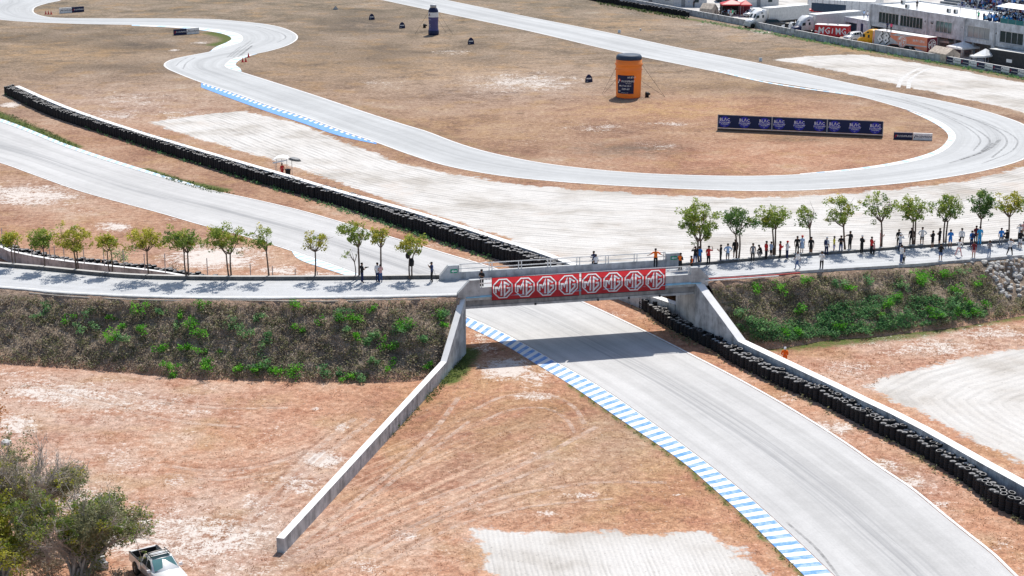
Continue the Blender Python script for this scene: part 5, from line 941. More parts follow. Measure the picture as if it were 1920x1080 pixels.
# giant inflatable bucket
bk = at(1178, 181); t = thing('inflatable_bucket', 'giant inflatable orange bucket with a black lid on the infield grass', 'inflatable', bk)
MB().lathe([(1.98, .0), (2.02, .25), (2.07, 2.5), (2.12, 4.35), (2.23, 4.42), (2.25, 4.6), (2.13, 4.68), (2.14, 5.2), (2.26, 5.27), (2.28, 5.45), (2.15, 5.53), (2.13, 6.12)], 'inflated_orange', 40).obj('bucket_body', t, True)
MB().lathe([(2.04, 6.1), (2.1, 6.2), (2.08, 6.6), (1.85, 6.88), (1.5, 6.93), (1.1, 6.85), (.6, 6.86), (0, 6.9)], 'slate', 40).obj('lid', t, True)
mb = MB(); a0 = atan2(0-bk.y, 0-bk.x); N = 12; A0, A1 = a0-.95, a0+.42; V = []
for j, z in enumerate((.75, 3.75)):
    for i in range(N+1): a = A0+(A1-A0)*i/N; r = 2.05+.03*z+.02; V.append((r*cos(a), r*sin(a), z))
mb.add(V, [(i, i+1, N+2+i, N+1+i) for i in range(N)], 'navy'); lb = mb.obj('printed_label', t)
def curved(s, size, m, ang, z, sh=.3, sx=1.0):
    me = text_mesh(s, size, m, sh, sx=sx).copy()
    for v in me.vertices:
        r = 2.05+.03*(z+v.co.z)+.045; a = a0+ang+v.co.x/r; v.co = Vector((r*cos(a), r*sin(a), z+v.co.z))
    link('lettering', me, lb)
curved('NUEVO', .42, 'white', .22, 3.42); curved('ROSHFRANS', .44, 'white', -.06, 2.78, sx=.9); curved('MULTIGRADO', .15, 'white', .0, 2.43); curved('MOTOR PRO', .36, 'white', -.28, 2.02); curved('5W-40', .46, 'white', -.24, 1.5); curved('MX', .3, 'white', -.75, 1.15); curved('ROSHFRANS.COM', .14, 'white', -.3, .9)
for P, m in (([(-.02, -.25), (.18, .2), (.3, .12)], 'white'), ([(.0, .08), (.22, .3), (.42, .02)], 'red')):
    mb = MB(); strokes(mb, P, .12, m); me = mb.mesh('logo_mark')
    for v in me.vertices: z = 2.75+v.co.z*1.3; r = 2.05+.03*z+.05; a = a0-.85+v.co.x*1.3/r; v.co = Vector((r*cos(a), r*sin(a), z))
    link('logo_mark', me, lb)
def guy(p, q, lab, top): tag(MB().tube([(0, 0, 0), Vector(q)-Vector(p)], .022, 'rope', 4).obj('guy_rope', None, loc=p), lab, 'rope', 'guy ropes staking down the inflatables')
for i, (u, v, z, s) in enumerate([(1128, 178, 4.8, -1), (1130, 178, 2.8, -1), (1246, 181, 5.3, 1), (1247, 182, 2.6, 1)]): guy(at(u, v), bk+Vector((s*2.1, -.3, z)), 'dark rope staking the orange bucket on its '+('left' if s < 0 else 'right')+(' from near the top' if z > 4 else ' from half height'), bk)
def blower(u, v, lab): tag(MB().lathe([(.28, -.3), (.42, -.2), (.42, .2), (.28, .3)], 'black', 12, (0, 0, .45), Matrix.Rotation(pi/2, 3, 'Y')).box((0, 0, .06), (.6, .5, .12), 'black').box((.3, .1, .5), (.5, .3, .3), 'black').obj('blower', None, True, at(u, v)), lab, 'blower', 'air blowers feeding the inflatables')
blower(1213, 182, 'small black air blower right of the orange bucket'); blower(796, 52, 'black air blower left of the dark bottle')
# giant inflatable bottle
bt_ = at(813, 65); t = thing('inflatable_bottle', 'giant inflatable dark blue bottle with white cap on the infield', 'inflatable', bt_)
flat('bottle_blue', (.09, .085, .22), .5, .1)
MB().lathe([(1.05, 0), (1.13, .2), (1.13, .85), (1.06, .95), (1.0, 1.4), (.97, 2.2), (1.02, 3.0), (1.05, 3.7), (1.06, 4.7), (1.0, 5.1), (.8, 5.5), (.62, 5.62)], ['navy', 'navy', 'navy', 'bottle_blue', 'bottle_blue', 'bottle_blue', 'bottle_blue', 'white', 'navy', 'navy', 'navy'], 32).obj('bottle_body', t, True)
MB().lathe([(.64, 5.6), (.66, 6.15), (.6, 6.25), (0, 6.25)], 'lightgrey', 24).obj('cap', t, True)
ab = atan2(-bt_.y, -bt_.x)
def bl(s, size, m, ang, z):
    me = text_mesh(s, size, m, .2).copy()
    for v in me.vertices: a = ab+ang+v.co.x/1.12; v.co = Vector((1.12*cos(a), 1.12*sin(a), z+v.co.z))
    link('lettering', me, t)
bl('ROSH', .3, 'white', -.85, 3.2); bl('R/T', .34, 'white', -.85, 2.1); bl('7', .4, 'white', -.75, 1.65); bl('A', .8, 'maroon', -.9, 4.2)
for i, (u, v, z, s) in enumerate([(778, 64, 4.6, -1), (850, 66, 4.6, 1), (836, 61, 3.0, 1)]): guy(at(u, v), bt_+Vector((s*1.05, 0, z)), ['dark rope staking the bottle on its left', 'long dark rope staking the bottle on its right', 'shorter dark rope behind the bottle'][i], bt_)
# little pop-up signs
def popup(u, v, lab, rz=0.0):
    t = thing('popup_sign', lab, 'sign', at(u, v), rz, 'black dome shaped pop-up signs in the infield'); P = [(-.62, 0), (-.6, .5), (-.42, 1.0), (-.12, 1.32), (.2, 1.3), (.5, .95), (.66, .45), (.68, 0)]
    MB().prism(P, .16, 'navy').obj('sign_face', t); MB().box((0, -.012, .62), (.86, .02, .2), 'white').obj('sign_stripe', t); MB().box((-.28, -.012, .18), (.3, .02, .12), 'lightgrey').obj('sign_stripe', t)
for u, v, l in ((697, 37, 'black pop-up sign at the far left of the infield row'), (754, 53, 'black pop-up sign toppled left of the bottle'), (883, 83, 'black pop-up sign with white stripe right of the bottle'), (1104, 154, 'black pop-up sign with white stripe left of the orange bucket')): popup(u, v, l, .25)
tag(MB().add([(-.7, 0, 0), (.7, 0, 0), (.1, -.1, 1.0), (-.4, .9, 0), (.5, .9, 0)], [(0, 1, 2), (1, 4, 2), (4, 3, 2), (3, 0, 2), (0, 3, 4, 1)], 'lightgrey').obj('pop_up_shelter', None, loc=at(629, 18)), 'small pale tent shaped sign near the top of the infield', 'sign')
# long hoarding of three black panels
hl = at(1345, 244); hr = at(1655, 257.5); hd = (hr-hl); hlen = hd.length; hz = atan2(hd.y, hd.x); hh = zat(hl.y, 215)
for k in range(3):
    L = hlen/3; o = hl+hd*(k/3); t = thing('advertising_hoarding', ('leftmost', 'middle', 'rightmost')[k]+' long black panel with three blue roundels in the infield', 'hoarding', o, hz, 'black hoarding panels in the infield')
    MB().box((L/2, .03, hh/2+.18), (L-.12, .05, hh-.4), 'slate' if 0 else 'cloth_navy' if 'cloth_navy' in M else 'navy').obj('panel', t)
    MB().tube([(.04, 0, .3), (L-.04, 0, .3)], .05, 'lightgrey', 5).tube([(.04, 0, hh), (L-.04, 0, hh)], .04, 'steel', 5).tube([(.03, 0, 0), (.03, 0, hh)], .05, 'lightgrey', 5).tube([(L-.03, 0, 0), (L-.03, 0, hh)], .05, 'lightgrey', 5).obj('frame', t)
    MB().box((L/2, .1, .12), (L, .3, .24), 'wood').obj('footing', t)
    for i in range(3):
        x = L*(.13+.365*i); zc = hh*.56; N = 20; e = MB().add([(x+.82*cos(2*pi*q/N), -.012, zc+.82*sin(2*pi*q/N)) for q in range(N)], [tuple(range(N))], 'royal').obj('roundel', t)
        letter('BL\u039bC', .62, 'white', e, x, -.024, zc+.32, 0); letter('ECONOMY', .34, 'white', e, x, -.024, zc-.1, .2); letter('TURISMO', .26, 'white', e, x, -.024, zc-.34, .2); letter('2023', .14, 'white', e, x, -.024, zc-.62, 0)
# two-part advertising boards
def boards(u0, v0, u1, v1, h, dark, lab):
    a = at(u0, v0); b = at(u1, v1); d = b-a; t = thing('advertising_board', lab, 'advertising board', a, atan2(d.y, d.x), 'two part advertising boards beside the circuit'); L = d.length
    for k in range(2):
        dk = (k == 0) == dark; x = L*(.25+.5*k); p_ = MB().box((x, .12, h/2), (L/2-.04, .3, h), 'navy' if dk else 'paleblue' if 0 else 'white').obj('dark_board' if dk else 'white_board', t)
        letter('ROSHFRANS', L*.072, 'white' if dk else 'navy', p_, x+L*.035, -.04, h*.5, .25); mb = MB(); q = h*.22
        strokes(mb, [(x-L*.215, h*.5-q), (x-L*.185, h*.5+q*.6), (x-L*.15, h*.5+q*.2)], .1, 'red' if dk else 'navy', -.042); mb.obj('logo_mark', p_)
boards(1675, 261, 1748, 263.5, .98, True, 'low dark and white advertising board at the hairpin end'); boards(326, 66.5, 374, 63, 1.25, True, 'dark and white board at the inside of the S bend'); boards(112, 25.5, 158, 22, 1.25, False, 'white and dark board at the far top left corner')
# cones, markers
def cone(u, v, lab): tag(MB().box((0, 0, .03), (.5, .5, .06), 'red').lathe([(.2, .06), (.04, .85), (.0, .86)], 'red', 10).obj('traffic_cone', None, loc=at(u, v)), lab, 'cone', 'red marker cones on the circuit')
for u, v, l in ((455, 116.5, 'left red cone behind the inner kerb of the S bend'), (461, 116, 'right red cone behind the inner kerb of the S bend'), (466, 107.5, 'red cone on the pale kerb of the S bend'), (86, 27, 'leftmost red cone by the top left corner'), (91, 27, 'middle red cone by the top left corner'), (96, 27, 'rightmost red cone by the top left corner')): cone(u, v, l)
for u, v, l in ((1161, 62, 'small white marker board beside the main straight'), (1426, 115, 'small white marker board at the gravel corner')): tag(MB().box((0, 0, .35), (.62, .1, .7), 'white').box((0, -.06, .4), (.3, .02, .3), 'paleblue').obj('marker_board', None, loc=at(u, v)), l, 'marker board')
tag(MB().box((0, 0, .2), (.35, .3, .35), 'white').obj('marker_post', None, loc=at(1201, 57)), 'tiny white block on the grass above the straight', 'marker')
# marshal post
mp = at(531, 336, 0)+Vector((0, .4, 0)); mp = at(534, 331.5, 0); t = thing('marshal_shelter', 'white canopied marshal shelter beside the far tyre wall', 'shelter', mp)
flat('canvas', (.82, .82, .82), .8, .05)
P = [(-1.25, .0), (-1.2, .25), (-.75, .52), (-.1, .62), (.5, .5), (.62, .35)]
mb = MB(); V = [(x-.15, -.55, 2.0+z) for x, z in P]+[(x-.15, 1.0, 2.05+z) for x, z in P]; mb.add(V, [(i, i+1, i+7, i+6) for i in range(5)], 'canvas'); mb.add([(-1.4, -.55, 2.0), (.47, -.57, 2.35), (.47, -.57, 2.2), (-1.4, -.57, 1.8)], [(0, 1, 2, 3)], 'canvas'); mb.obj('canopy', t)
for x, y, h in ((-1.1, -.5, 2.1), (-1.1, .9, 2.1), (.2, .9, 2.5), (-.25, -.5, 2.4)): MB().tube([(x, y, 0), (x, y, h)], .035, 'steel', 5).obj('pole', t)
u_ = thing('parasol', 'small dark parasol over the marshal shelter', 'parasol', mp+Vector((.95, .05, 0))); MB().tube([(0, 0, 0), (0, 0, 2.5)], .035, 'steel', 5).obj('pole', u_); mb = MB(); mb.lathe([(.85, 2.2), (.6, 2.42), (.0, 2.58)], ['darkgrey', 'grey'], 10, R=Matrix.Rotation(.18, 3, 'Y')); mb.obj('canopy', u_)
tag(MB().lathe([(.26, 0), (.36, 1.05), (.39, 1.05), (.39, 1.12), (.0, 1.14)], 'darkgrey', 12).obj('rubbish_bin', None, True, mp+Vector((.5, -.6, .0))), 'dark grey rubbish bin beside the red marshal', 'bin')
person(mp+Vector((-.2, -.75, .1)), 30, 'stand', 'cloth_red', 'cloth_red', 'marshal in red overalls standing under the white canopy', grp=None, sleeve='long', hat=B_, h=1.78)
MBk = MB().tube([(0, 0, .3)]+[(.28*cos(a), .05, .3+.28*sin(a)) for a in np.linspace(0, 2*pi, 12)], .03, 'red', 5); tag(MB().box((0, 0, .4), (.2, .2, .8), 'red', top=(.6, .6)).obj('fire_extinguisher', None, loc=mp+Vector((-.3, -.5, 0))), 'red fire extinguisher at the marshal shelter foot', 'extinguisher')
# ------------------------------------------------------------------ white pickup at the lower left
pr = at(268, 1029, 1.1); pw = at(308, 1066, 1.1); hv = (pw-pr).normalized(); px_ = Vector((pr.x, pr.y, 0))+hv*2.62
def wheel(par, x, y, r=.38, wd=.25):
    R = Matrix.Rotation(pi/2, 3, 'X'); w_ = MB().lathe([(r*.6, -wd/2), (r, -wd*.42), (r, wd*.42), (r*.6, wd/2)], 'black', 18, (x, y, r), R).obj('wheel', par, True)
    MB().lathe([(.0, -.02), (r*.6, -.04), (r*.62, -.01), (r*.6, 0.0)], 'silver', 14, (x, y+(wd/2 if y > 0 else -wd/2), r), R).obj('rim', w_); return w_
def loft(mb, st, m, closed=True):      # stations: (x, [(y,z)...] half section from bottom centre out and up)
    n = len(st[0][1]); V = []
    for x, pr_ in st:
        for y, z in pr_: V.append((x, y, z))
        for y, z in reversed(pr_): V.append((x, -y, z))
    k = 2*n; Fs = [(i*k+j, (i+1)*k+j, (i+1)*k+(j+1) % k, i*k+(j+1) % k) for i in range(len(st)-1) for j in range(k)]
    if closed: Fs += [tuple(range(k)), tuple(range((len(st)-1)*k, len(st)*k))[::-1]]
    return mb.add(V, Fs, m)
def pickup(loc, rz, label, m='car_white', cat='pickup'):      # +x is forward, x=0 at mid length
    t = thing('pickup_truck', label, cat, loc, rz)
    sec = lambda w_, zb, zs, zt: [(.0, zb), (w_*.86, zb), (w_, zb+.18), (w_*1.0, zs), (w_*.93, zt), (.0, zt+.02)]
    mb = MB(); loft(mb, [(2.62, sec(.72, .5, .72, .86)), (2.5, sec(.84, .42, .8, .98)), (2.2, sec(.9, .4, .86, 1.06)), (1.35, sec(.925, .4, .92, 1.12)), (1.0, sec(.925, .4, .93, 1.13)), (-.75, sec(.925, .42, .95, 1.12))], m); mb.obj('body', t, True)
    bd = MB(); bd.box((-1.68, .86, .86), (1.86, .13, .56), m).box((-1.68, -.86, .86), (1.86, .13, .56), m).box((-2.6, 0, .86), (.1, 1.8, .56), m).box((-1.7, 0, .62), (1.9, 1.7, .12), 'black').box((-1.68, .86, 1.155), (1.86, .1, .03), 'black').box((-1.68, -.86, 1.155), (1.86, .1, .03), 'black'); bd.obj('cargo_bed', t)
    MB().box((-1.68, .0, .72), (1.7, 1.56, .1), 'black').box((-2.5, 0, .95), (.04, 1.56, .36), 'black').box((-.8, 0, .95), (.04, 1.56, .36), 'black').obj('bed_liner', t)
    cab = MB(); loft(cab, [(1.2, [(0, 1.1), (.80, 1.1), (.80, 1.12), (.78, 1.13), (0, 1.14)]), (.42, [(0, 1.1), (.86, 1.1), (.86, 1.15), (.68, 1.66), (0, 1.70)]), (-.3, [(0, 1.1), (.87, 1.1), (.86, 1.16), (.69, 1.72), (0, 1.76)]), (-.62, [(0, 1.1), (.86, 1.1), (.85, 1.16), (.68, 1.68), (0, 1.72)]), (-.78, [(0, 1.1), (.84, 1.1), (.83, 1.14), (.78, 1.2), (0, 1.24)])], m); cab.obj('cab', t, True)
    MB().add([(1.12, .74, 1.185), (1.12, -.74, 1.185), (.47, -.62, 1.665), (.47, .62, 1.665)], [(0, 1, 2, 3)], 'teal_glass').obj('windscreen', t)
    MB().add([(1.165, .76, 1.155), (1.165, -.76, 1.155), (1.11, -.74, 1.195), (1.11, .74, 1.195)], [(0, 1, 2, 3)], 'black').obj('wiper_cowl', t)
    MB().add([(.42, .56, 1.712), (.42, -.56, 1.712), (.12, -.56, 1.742), (.12, .56, 1.742)], [(0, 1, 2, 3)], 'glass').obj('sunroof', t)
    for s in (1, -1):
        MB().add([(.92, s*.858, 1.2), (.42, s*.712, 1.62), (.1, s*.722, 1.63), (.1, s*.868, 1.19)], [(0, 1, 2, 3)], 'glass').obj('window', t); MB().add([(.02, s*.868, 1.19), (.02, s*.722, 1.64), (-.42, s*.722, 1.62), (-.62, s*.86, 1.2)], [(0, 1, 2, 3)], 'glass').obj('window', t)
        MB().tube([(.3, s*.6, 1.74), (.25, s*.6, 1.82), (-.55, s*.6, 1.84), (-.62, s*.6, 1.74)], .028, 'black', 5).obj('roof_rail', t)
        MB().box((.85, s*1.02, 1.2), (.12, .2, .16), m).obj('mirror', t); MB().box((2.5, s*.68, .82), (.16, .34, .16), 'silver').obj('headlight', t); MB().box((-2.66, s*.82, .92), (.04, .16, .34), 'red').obj('tail_light', t)
        MB().box((.05, s*.935, .98), (.16, .02, .035), 'silver').obj('handle', t)
    for x in (.15, -.25): MB().tube([(x, -.6, 1.83), (x, .6, 1.83)], .026, 'black', 5).obj('roof_bar', t)
    MB().box((2.62, 0, .55), (.12, 1.5, .2), m).box((2.6, 0, .78), (.06, .9, .2), 'black').obj('front_bumper', t)
    for x, y in ((1.65, .8), (1.65, -.8), (-1.6, .8), (-1.6, -.8)): MB().lathe([(.43, -.06), (.45, 0), (.43, .06)], 'black', 16, (x, y*1.14, .42), Matrix.Rotation(pi/2, 3, 'X')).obj('wheel_arch', t); wheel(t, x, y*1.06)
    return t
pickup(px_, atan2(hv.y, hv.x), 'white pickup with black cargo bed and roof bars parked under the trees')
tag(MB().box((0, 0, .35), (.9, .6, .7), 'white', .4, (.7, .8)).box((.3, -.3, .2), (.5, .4, .4), 'lightgrey', .9).obj('sack', None, loc=at(187, 1062)), 'white sacks lying under the green tree beside the pickup', 'sack'); tag(MB().lathe([(.42, 0), (.38, .2), (.2, .32), (0, .34)], 'offwhite', 9).obj('boulder', None, loc=at(12, 832)), 'pale boulder at the left edge below the orange tree', 'boulder')
# ================================================================== PADDOCK
wp = smooth(pts([(1000, -22), (1120, -2), (1197, 11), (1289, 28), (1411, 51), (1528, 75), (1620, 92), (1767, 117), (1920, 145), (2010, 161)]), step=3)
hwall('paddock_wall', wp, [1.32]*len(wp), .14, 'long grey paddock wall with white top along the far gravel trap', 'wall')
wn_ = resample(wp, step=.25); ws = [p for p in wn_ if 1772 < to_px(p.x, p.y)[0] < 1960]; Lw = 2.05; acc = 0; k = 0; W2 = resample(ws, step=Lw)
for i in range(len(W2)-1):
    a, b = W2[i], W2[i+1]; d = b-a; dk = i % 2 == 0; q = a+Vector((d.y, -d.x, 0)).normalized()*.18
    t = thing('wall_banner', '%s %s sponsor banner from the left on the paddock wall' % (('first', 'second', 'third', 'fourth', 'fifth', 'sixth', 'seventh', 'eighth', 'ninth', 'tenth')[min(i//2, 9)], 'dark' if dk else 'white'), 'banner', q, atan2(d.y, d.x), 'sponsor banners on the paddock wall')
    p_ = MB().box((d.length/2, 0, .78), (d.length-.04, .03, .85), 'navy' if dk else 'white').obj('panel', t); letter('ROSHFRANS', .27, 'white' if dk else 'navy', p_, d.length*.58, -.02, .7, .25)
    mb = MB(); strokes(mb, [(.15, .6), (.32, 1.0), (.5, .8)], .09, 'red' if dk else 'navy', -.02); mb.obj('logo_mark', p_)
def fr2d(p, q): d = q-p; d.z = 0; return atan2(d.y, d.x), d.length
# ---- lorries
def wheelset(t, xs_, y0=.0, y1=2.5):
    for x in xs_:
        for y in (y0+.16, y1-.16): wheel(t, x, y, .5, .3)
def semi(p, rz, L, H, cab, boxm, label, hood, dark='glass'):
    t = thing('semi_truck', label, 'lorry', Vector((p.x, p.y, 0)), rz)
    bx_ = MB().box((L/2, 1.27, (1.1+H)/2), (L, 2.54, H-1.1), boxm).obj('trailer_box', t); MB().box((L/2, 1.27, H+.01), (L-.05, 2.48, .04), 'white').obj('trailer_roof', t)
    MB().box((L/2, 1.27, .95), (L-.4, 1.2, .25), 'black').box((L*.45, .25, .75), (L*.35, .06, .5), 'darkgrey').obj('chassis', t); wheelset(t, (L-1.2, L-2.5))
    c = MB(); V = []
    for x, z0, z1, w_ in ((-.7, 1.0, H-.25, 1.15), (-1.9, 1.0, H-.15, 1.15), (-2.7, 1.0, H-.6, 1.12), (-3.3, 1.0, 2.95, 1.1), (-3.75, 1.0, 2.1, 1.02)): V.append((x, [(0, z0), (w_, z0), (w_, z1-.25), (w_-.16, z1), (0, z1+.06)]))
    loft(c, V, cab); co = c.obj('cab', t, True); co.location = (0, 1.27, 0)
    h = MB(); loft(h, [(-3.7, [(0, .8), (.98, .8), (1.0, 1.7), (.8, 2.05), (0, 2.12)]), (-4.9, [(0, .75), (.95, .75), (.92, 1.5), (.7, 1.75), (0, 1.82)]), (-5.3, [(0, .7), (.85, .7), (.78, 1.35), (.6, 1.5), (0, 1.55)])], hood); ho = h.obj('bonnet', t, True); ho.location = (0, 1.27, 0)
    MB().add([(-3.76, .45, 2.12), (-3.76, 2.09, 2.12), (-3.34, 2.02, 2.92), (-3.34, .52, 2.92)], [(0, 1, 2, 3)], dark).obj('windscreen', t)
    for y, s in ((.13, -1), (2.41, 1)):
        MB().box((-3.15, y, 2.35), (.7, .04, .6), 'glass').obj('window', t); MB().box((-1.7, y, 2.35), (.5, .04, .6), 'glass').obj('window', t); MB().box((-2.0, y, 3.1), (.6, .04, .25), 'glass').obj('window', t)
        MB().box((-3.7, y+s*.2, 2.3), (.1, .2, .6), 'black').obj('mirror', t); MB().tube([(-.55, y-s*.12, 1), (-.55, y-s*.12, H-.2)], .09, 'silver', 8).obj('exhaust', t)
    MB().box((-5.36, 1.27, 1.1), (.08, 1.1, .7), 'silver').obj('grille', t); MB().box((-5.35, 1.27, .6), (.2, 2.2, .3), 'lightgrey').obj('bumper', t); wheelset(t, (-4.6, -1.5, -.4)); return t, bx_
p = at(1443, 15.5, 4.0); q = at(1507, 10, 4.0); rz, _ = fr2d(p, q); semi(p, rz, 12, 4.0, 'car_white', 'offwhite', 'plain white lorry facing left near the top of the paddock', 'car_white')
p = at(1531, 27.8, 4.1); q = at(1582, 23.6, 4.1); rz, _ = fr2d(p, q); semi(p, rz, 13, 4.1, 'silver', 'lightgrey', 'grey lorry with chrome cab and dark bonnet beside the red trailer', 'navy', 'silver')
p = at(1640, 56, 3.8); q = at(1739, 71, 3.8); rz, L = fr2d(p, q)
lorry, lbox = semi(p, rz, L, 3.8, 'yellow', 'peach', 'orange and grey race lorry with number 68 and yellow cab', 'yellow')
def patch(poly, m, y, name='livery'): MB().add([(x, y, z) for x, z in poly], [tuple(range(len(poly)))], m).obj(name, lbox)
patch([(0, 1.12), (0, 3.78), (L*.31, 3.78), (L*.31, 2.9), (L*.45, 2.1), (L*.31, 1.5), (L*.25, 1.12)], 'lightgrey', -.006); patch([(L*.3, 3.3), (L*.55, 3.3), (L*.72, 3.65), (L*.8, 3.78), (L*.45, 3.78), (L*.4, 3.6)], 'lightgrey', -.008); patch([(L*.3, 1.65), (L, 2.0), (L, 2.2), (L*.3, 1.95)], 'lightgrey', -.010); patch([(L*.3, 1.12), (L*.3, 1.55), (L*.8, 1.85), (L*.76, 1.5), (L*.86, 1.12)], 'black', -.012); patch([(L*.8, 1.12), (L*.78, 1.5), (L*.86, 1.35), (L*.98, 1.12)], 'white', -.014)
letter('68', 2.9, 'black', lbox, L*.172, -.02, 2.42, .12, 'race_number', 1.16, off=.07); letter('68', 2.9, 'white', lbox, L*.165, -.04, 2.46, .12, 'race_number', 1.16, off=.03)
e = emblem(1.4, 'white', 'peach', .012); MB().add([(L*.535+1.3*cos(pi/8+k*pi/4), -.02, 2.42+1.3*sin(pi/8+k*pi/4)) for k in range(8)], [tuple(range(8))], 'white').obj('badge', lbox); e2 = emblem(1.24, 'peach', 'white', .012, False); link('emblem', e2, lbox, (L*.535, -.022, 2.42))
letter('GRUPO CEPAS', .62, 'white', lbox, L*.84, -.03, 2.9, .2, sx=.8); letter('X.A.', .42, 'white', lbox, L*.7, -.03, 1.45, 0)
MB().box((L+.01, 1.27, 2.42), (.03, 2.5, 2.6), 'maroon').obj('rear_doors', lbox); ee = link('emblem', emblem(1.05, 'white', 'red', .012, False), lbox, (L+.03, 1.27, 2.42), pi/2)
lp = p; ld = (q-p).normalized(); ln = Vector((-ld.y, ld.x, 0))
for i, (a, b, tp, lab) in enumerate(((2.2, 1.2, 'cloth_navy', 'person in dark clothes standing on the lorry roof'), (3.5, 1.0, 'cloth_hot', 'person in pink top standing on the lorry roof'))): person(Vector((lp.x, lp.y, 3.83))+Vector((ld.x, ld.y, 0))*a+ln*b, 10, 'stand', tp, B_, lab, grp=None, h=1.66)
# ---- red trailer, cars, cabins
p = at(1528, 47, 2.6); q = at(1590, 50.2, 2.6); rz, L = fr2d(p, q); t = thing('box_trailer', 'red and white box trailer with large letters by the paddock wall', 'trailer', Vector((p.x, p.y, 0)), rz)
b_ = MB().box((L/2, 1.2, 1.6), (L, 2.4, 2.2), 'red').obj('trailer_box', t); MB().box((L/2, 1.2, 2.72), (L+.04, 2.44, .05), 'white').obj('trailer_roof', t); wheelset(t, (L*.5, L*.65), 0, 2.4)
MB().add([(0, -.01, 1.6), (L*.14, -.01, 1.3), (0, -.01, 1.3)], [(0, 1, 2)], 'white').add([(0, -.012, .9), (L*.2, -.012, 1.2), (L*.1, -.012, .7)], [(0, 1, 2)], 'white').obj('livery', b_)
letter('MG', 1.9, 'white', b_, L*.28, -.02, 1.55, .1, sx=.9); letter('1', 1.5, 'white', b_, L*.53, -.02, 1.5, .1); letter('MG', 1.9, 'white', b_, L*.8, -.02, 1.5, -.1, sx=.8)
for x in (L*.35, L*.65): MB().box((x, 1.2, 2.82), (.4, .4, .16), 'offwhite').obj('roof_vent', t)
def suv(u, v, rz, label, m, s=1.0, pick=False):
    t = thing('parked_car', label, 'car', at(u, v), rz); sec = lambda w_, zb, zt: [(0, zb), (w_*.9, zb), (w_, zb+.15), (w_, zt-.15), (w_*.9, zt), (0, zt+.02)]
    b = MB(); loft(b, [(2.3, sec(.72, .4, .8)), (2.15, sec(.86, .32, .92)), (1.2, sec(.92, .3, 1.05)), (-2.0, sec(.92, .32, 1.08)), (-2.3, sec(.82, .42, .98))], m); b.obj('body', t, True)
    c = MB(); loft(c, [(1.15, [(0, 1.0), (.82, 1.0), (.82, 1.03), (.8, 1.05), (0, 1.06)]), (.45, [(0, 1), (.86, 1), (.86, 1.06), (.68, 1.62), (0, 1.67)]), (-1.7 if not pick else -.4, [(0, 1), (.86, 1), (.86, 1.06), (.68, 1.64), (0, 1.69)]), (-2.2 if not pick else -.7, [(0, 1), (.84, 1), (.84, 1.06), (.76, 1.2), (0, 1.25)])], m); c.obj('cabin', t, True)
    MB().add([(1.1, .72, 1.1), (1.1, -.72, 1.1), (.5, -.62, 1.6), (.5, .62, 1.6)], [(0, 1, 2, 3)], 'glass').obj('windscreen', t)
    for y in (1, -1):
        for x0_, x1_ in (((.85, .0), (-.1, -.95), (-1.05, -1.65)) if not pick else ((.85, .2),)): MB().add([(x0_, y*.872, 1.12), (min(x0_, .5), y*.725, 1.56), (x1_, y*.725, 1.56), (x1_, y*.872, 1.12)], [(0, 1, 2, 3)], 'glass').obj('window', t)
        MB().box((2.24, y*.62, .75), (.1, .3, .14), 'silver').obj('headlight', t); MB().box((.85, y*.98, 1.1), (.1, .14, .12), m).obj('mirror', t)
    MB().box((2.3, 0, .6), (.06, .9, .2), 'black').obj('grille', t)
    for x, y in ((1.4, .8), (1.4, -.8), (-1.4, .8), (-1.4, -.8)): wheel(t, x, y, .35, .22)
    return t
suv(1357, 24, -2.0, 'white car parked behind the black one in the paddock', 'car_white'); suv(1376, 25, -.35, 'black car parked beside the red canopy', 'car_dark'); suv(1367, 28, -2.2, 'dark car parked nearest the paddock wall', 'car_dark', pick=True); suv(1408, 31, -2.2, 'white car left of the plain white lorry', 'car_white'); suv(1599, 75, -2.4, 'white car between the red trailer and the yellow cab', 'car_white'); suv(1452, 50, .2, 'dark blue car half hidden by the wall below the white lorry', 'car_dark'); suv(1486, 56, 2.6, 'silver car behind the wall beside the stacked equipment', 'car_white')
def cabin(u, v, d, rz, m, label, name='portable_cabin', cat='cabin', roof='white'):
    t = thing(name, label, cat, at(u, v), rz); MB().box((d[0]/2, d[1]/2, d[2]/2), d, m).obj('wall', t); MB().box((d[0]/2, d[1]/2, d[2]+.05), (d[0]+.1, d[1]+.1, .1), roof).obj('roof', t); MB().box((d[0]*.3, -.02, 1.0), (.9, .04, 1.9), 'grey').obj('door', t); MB().box((d[0]*.7, -.02, 1.5), (1.0, .04, .8), 'glass').obj('window', t); return t
cabin(1411, 38, (1.5, 2.0, 2.5), -.1, 'offwhite', 'narrow white cabin between the white car and lorry'); cabin(1196, 9, (10, 3, 2.7), -.05, 'offwhite', 'long white cabin at the top edge behind the tyre wall'); cabin(1262, 13, (8, 3, 2.8), -.05, 'lightgrey', 'grey cabin at the top edge beside the tan tent'); cabin(1406, 13, (7, 4, 3.0), .1, 'offwhite', 'white cabin behind the parked cars'); cabin(1345, 4, (5, 4, 3.2), 0, 'darkgrey', 'dark cabin behind the parked cars', roof='darkgrey')
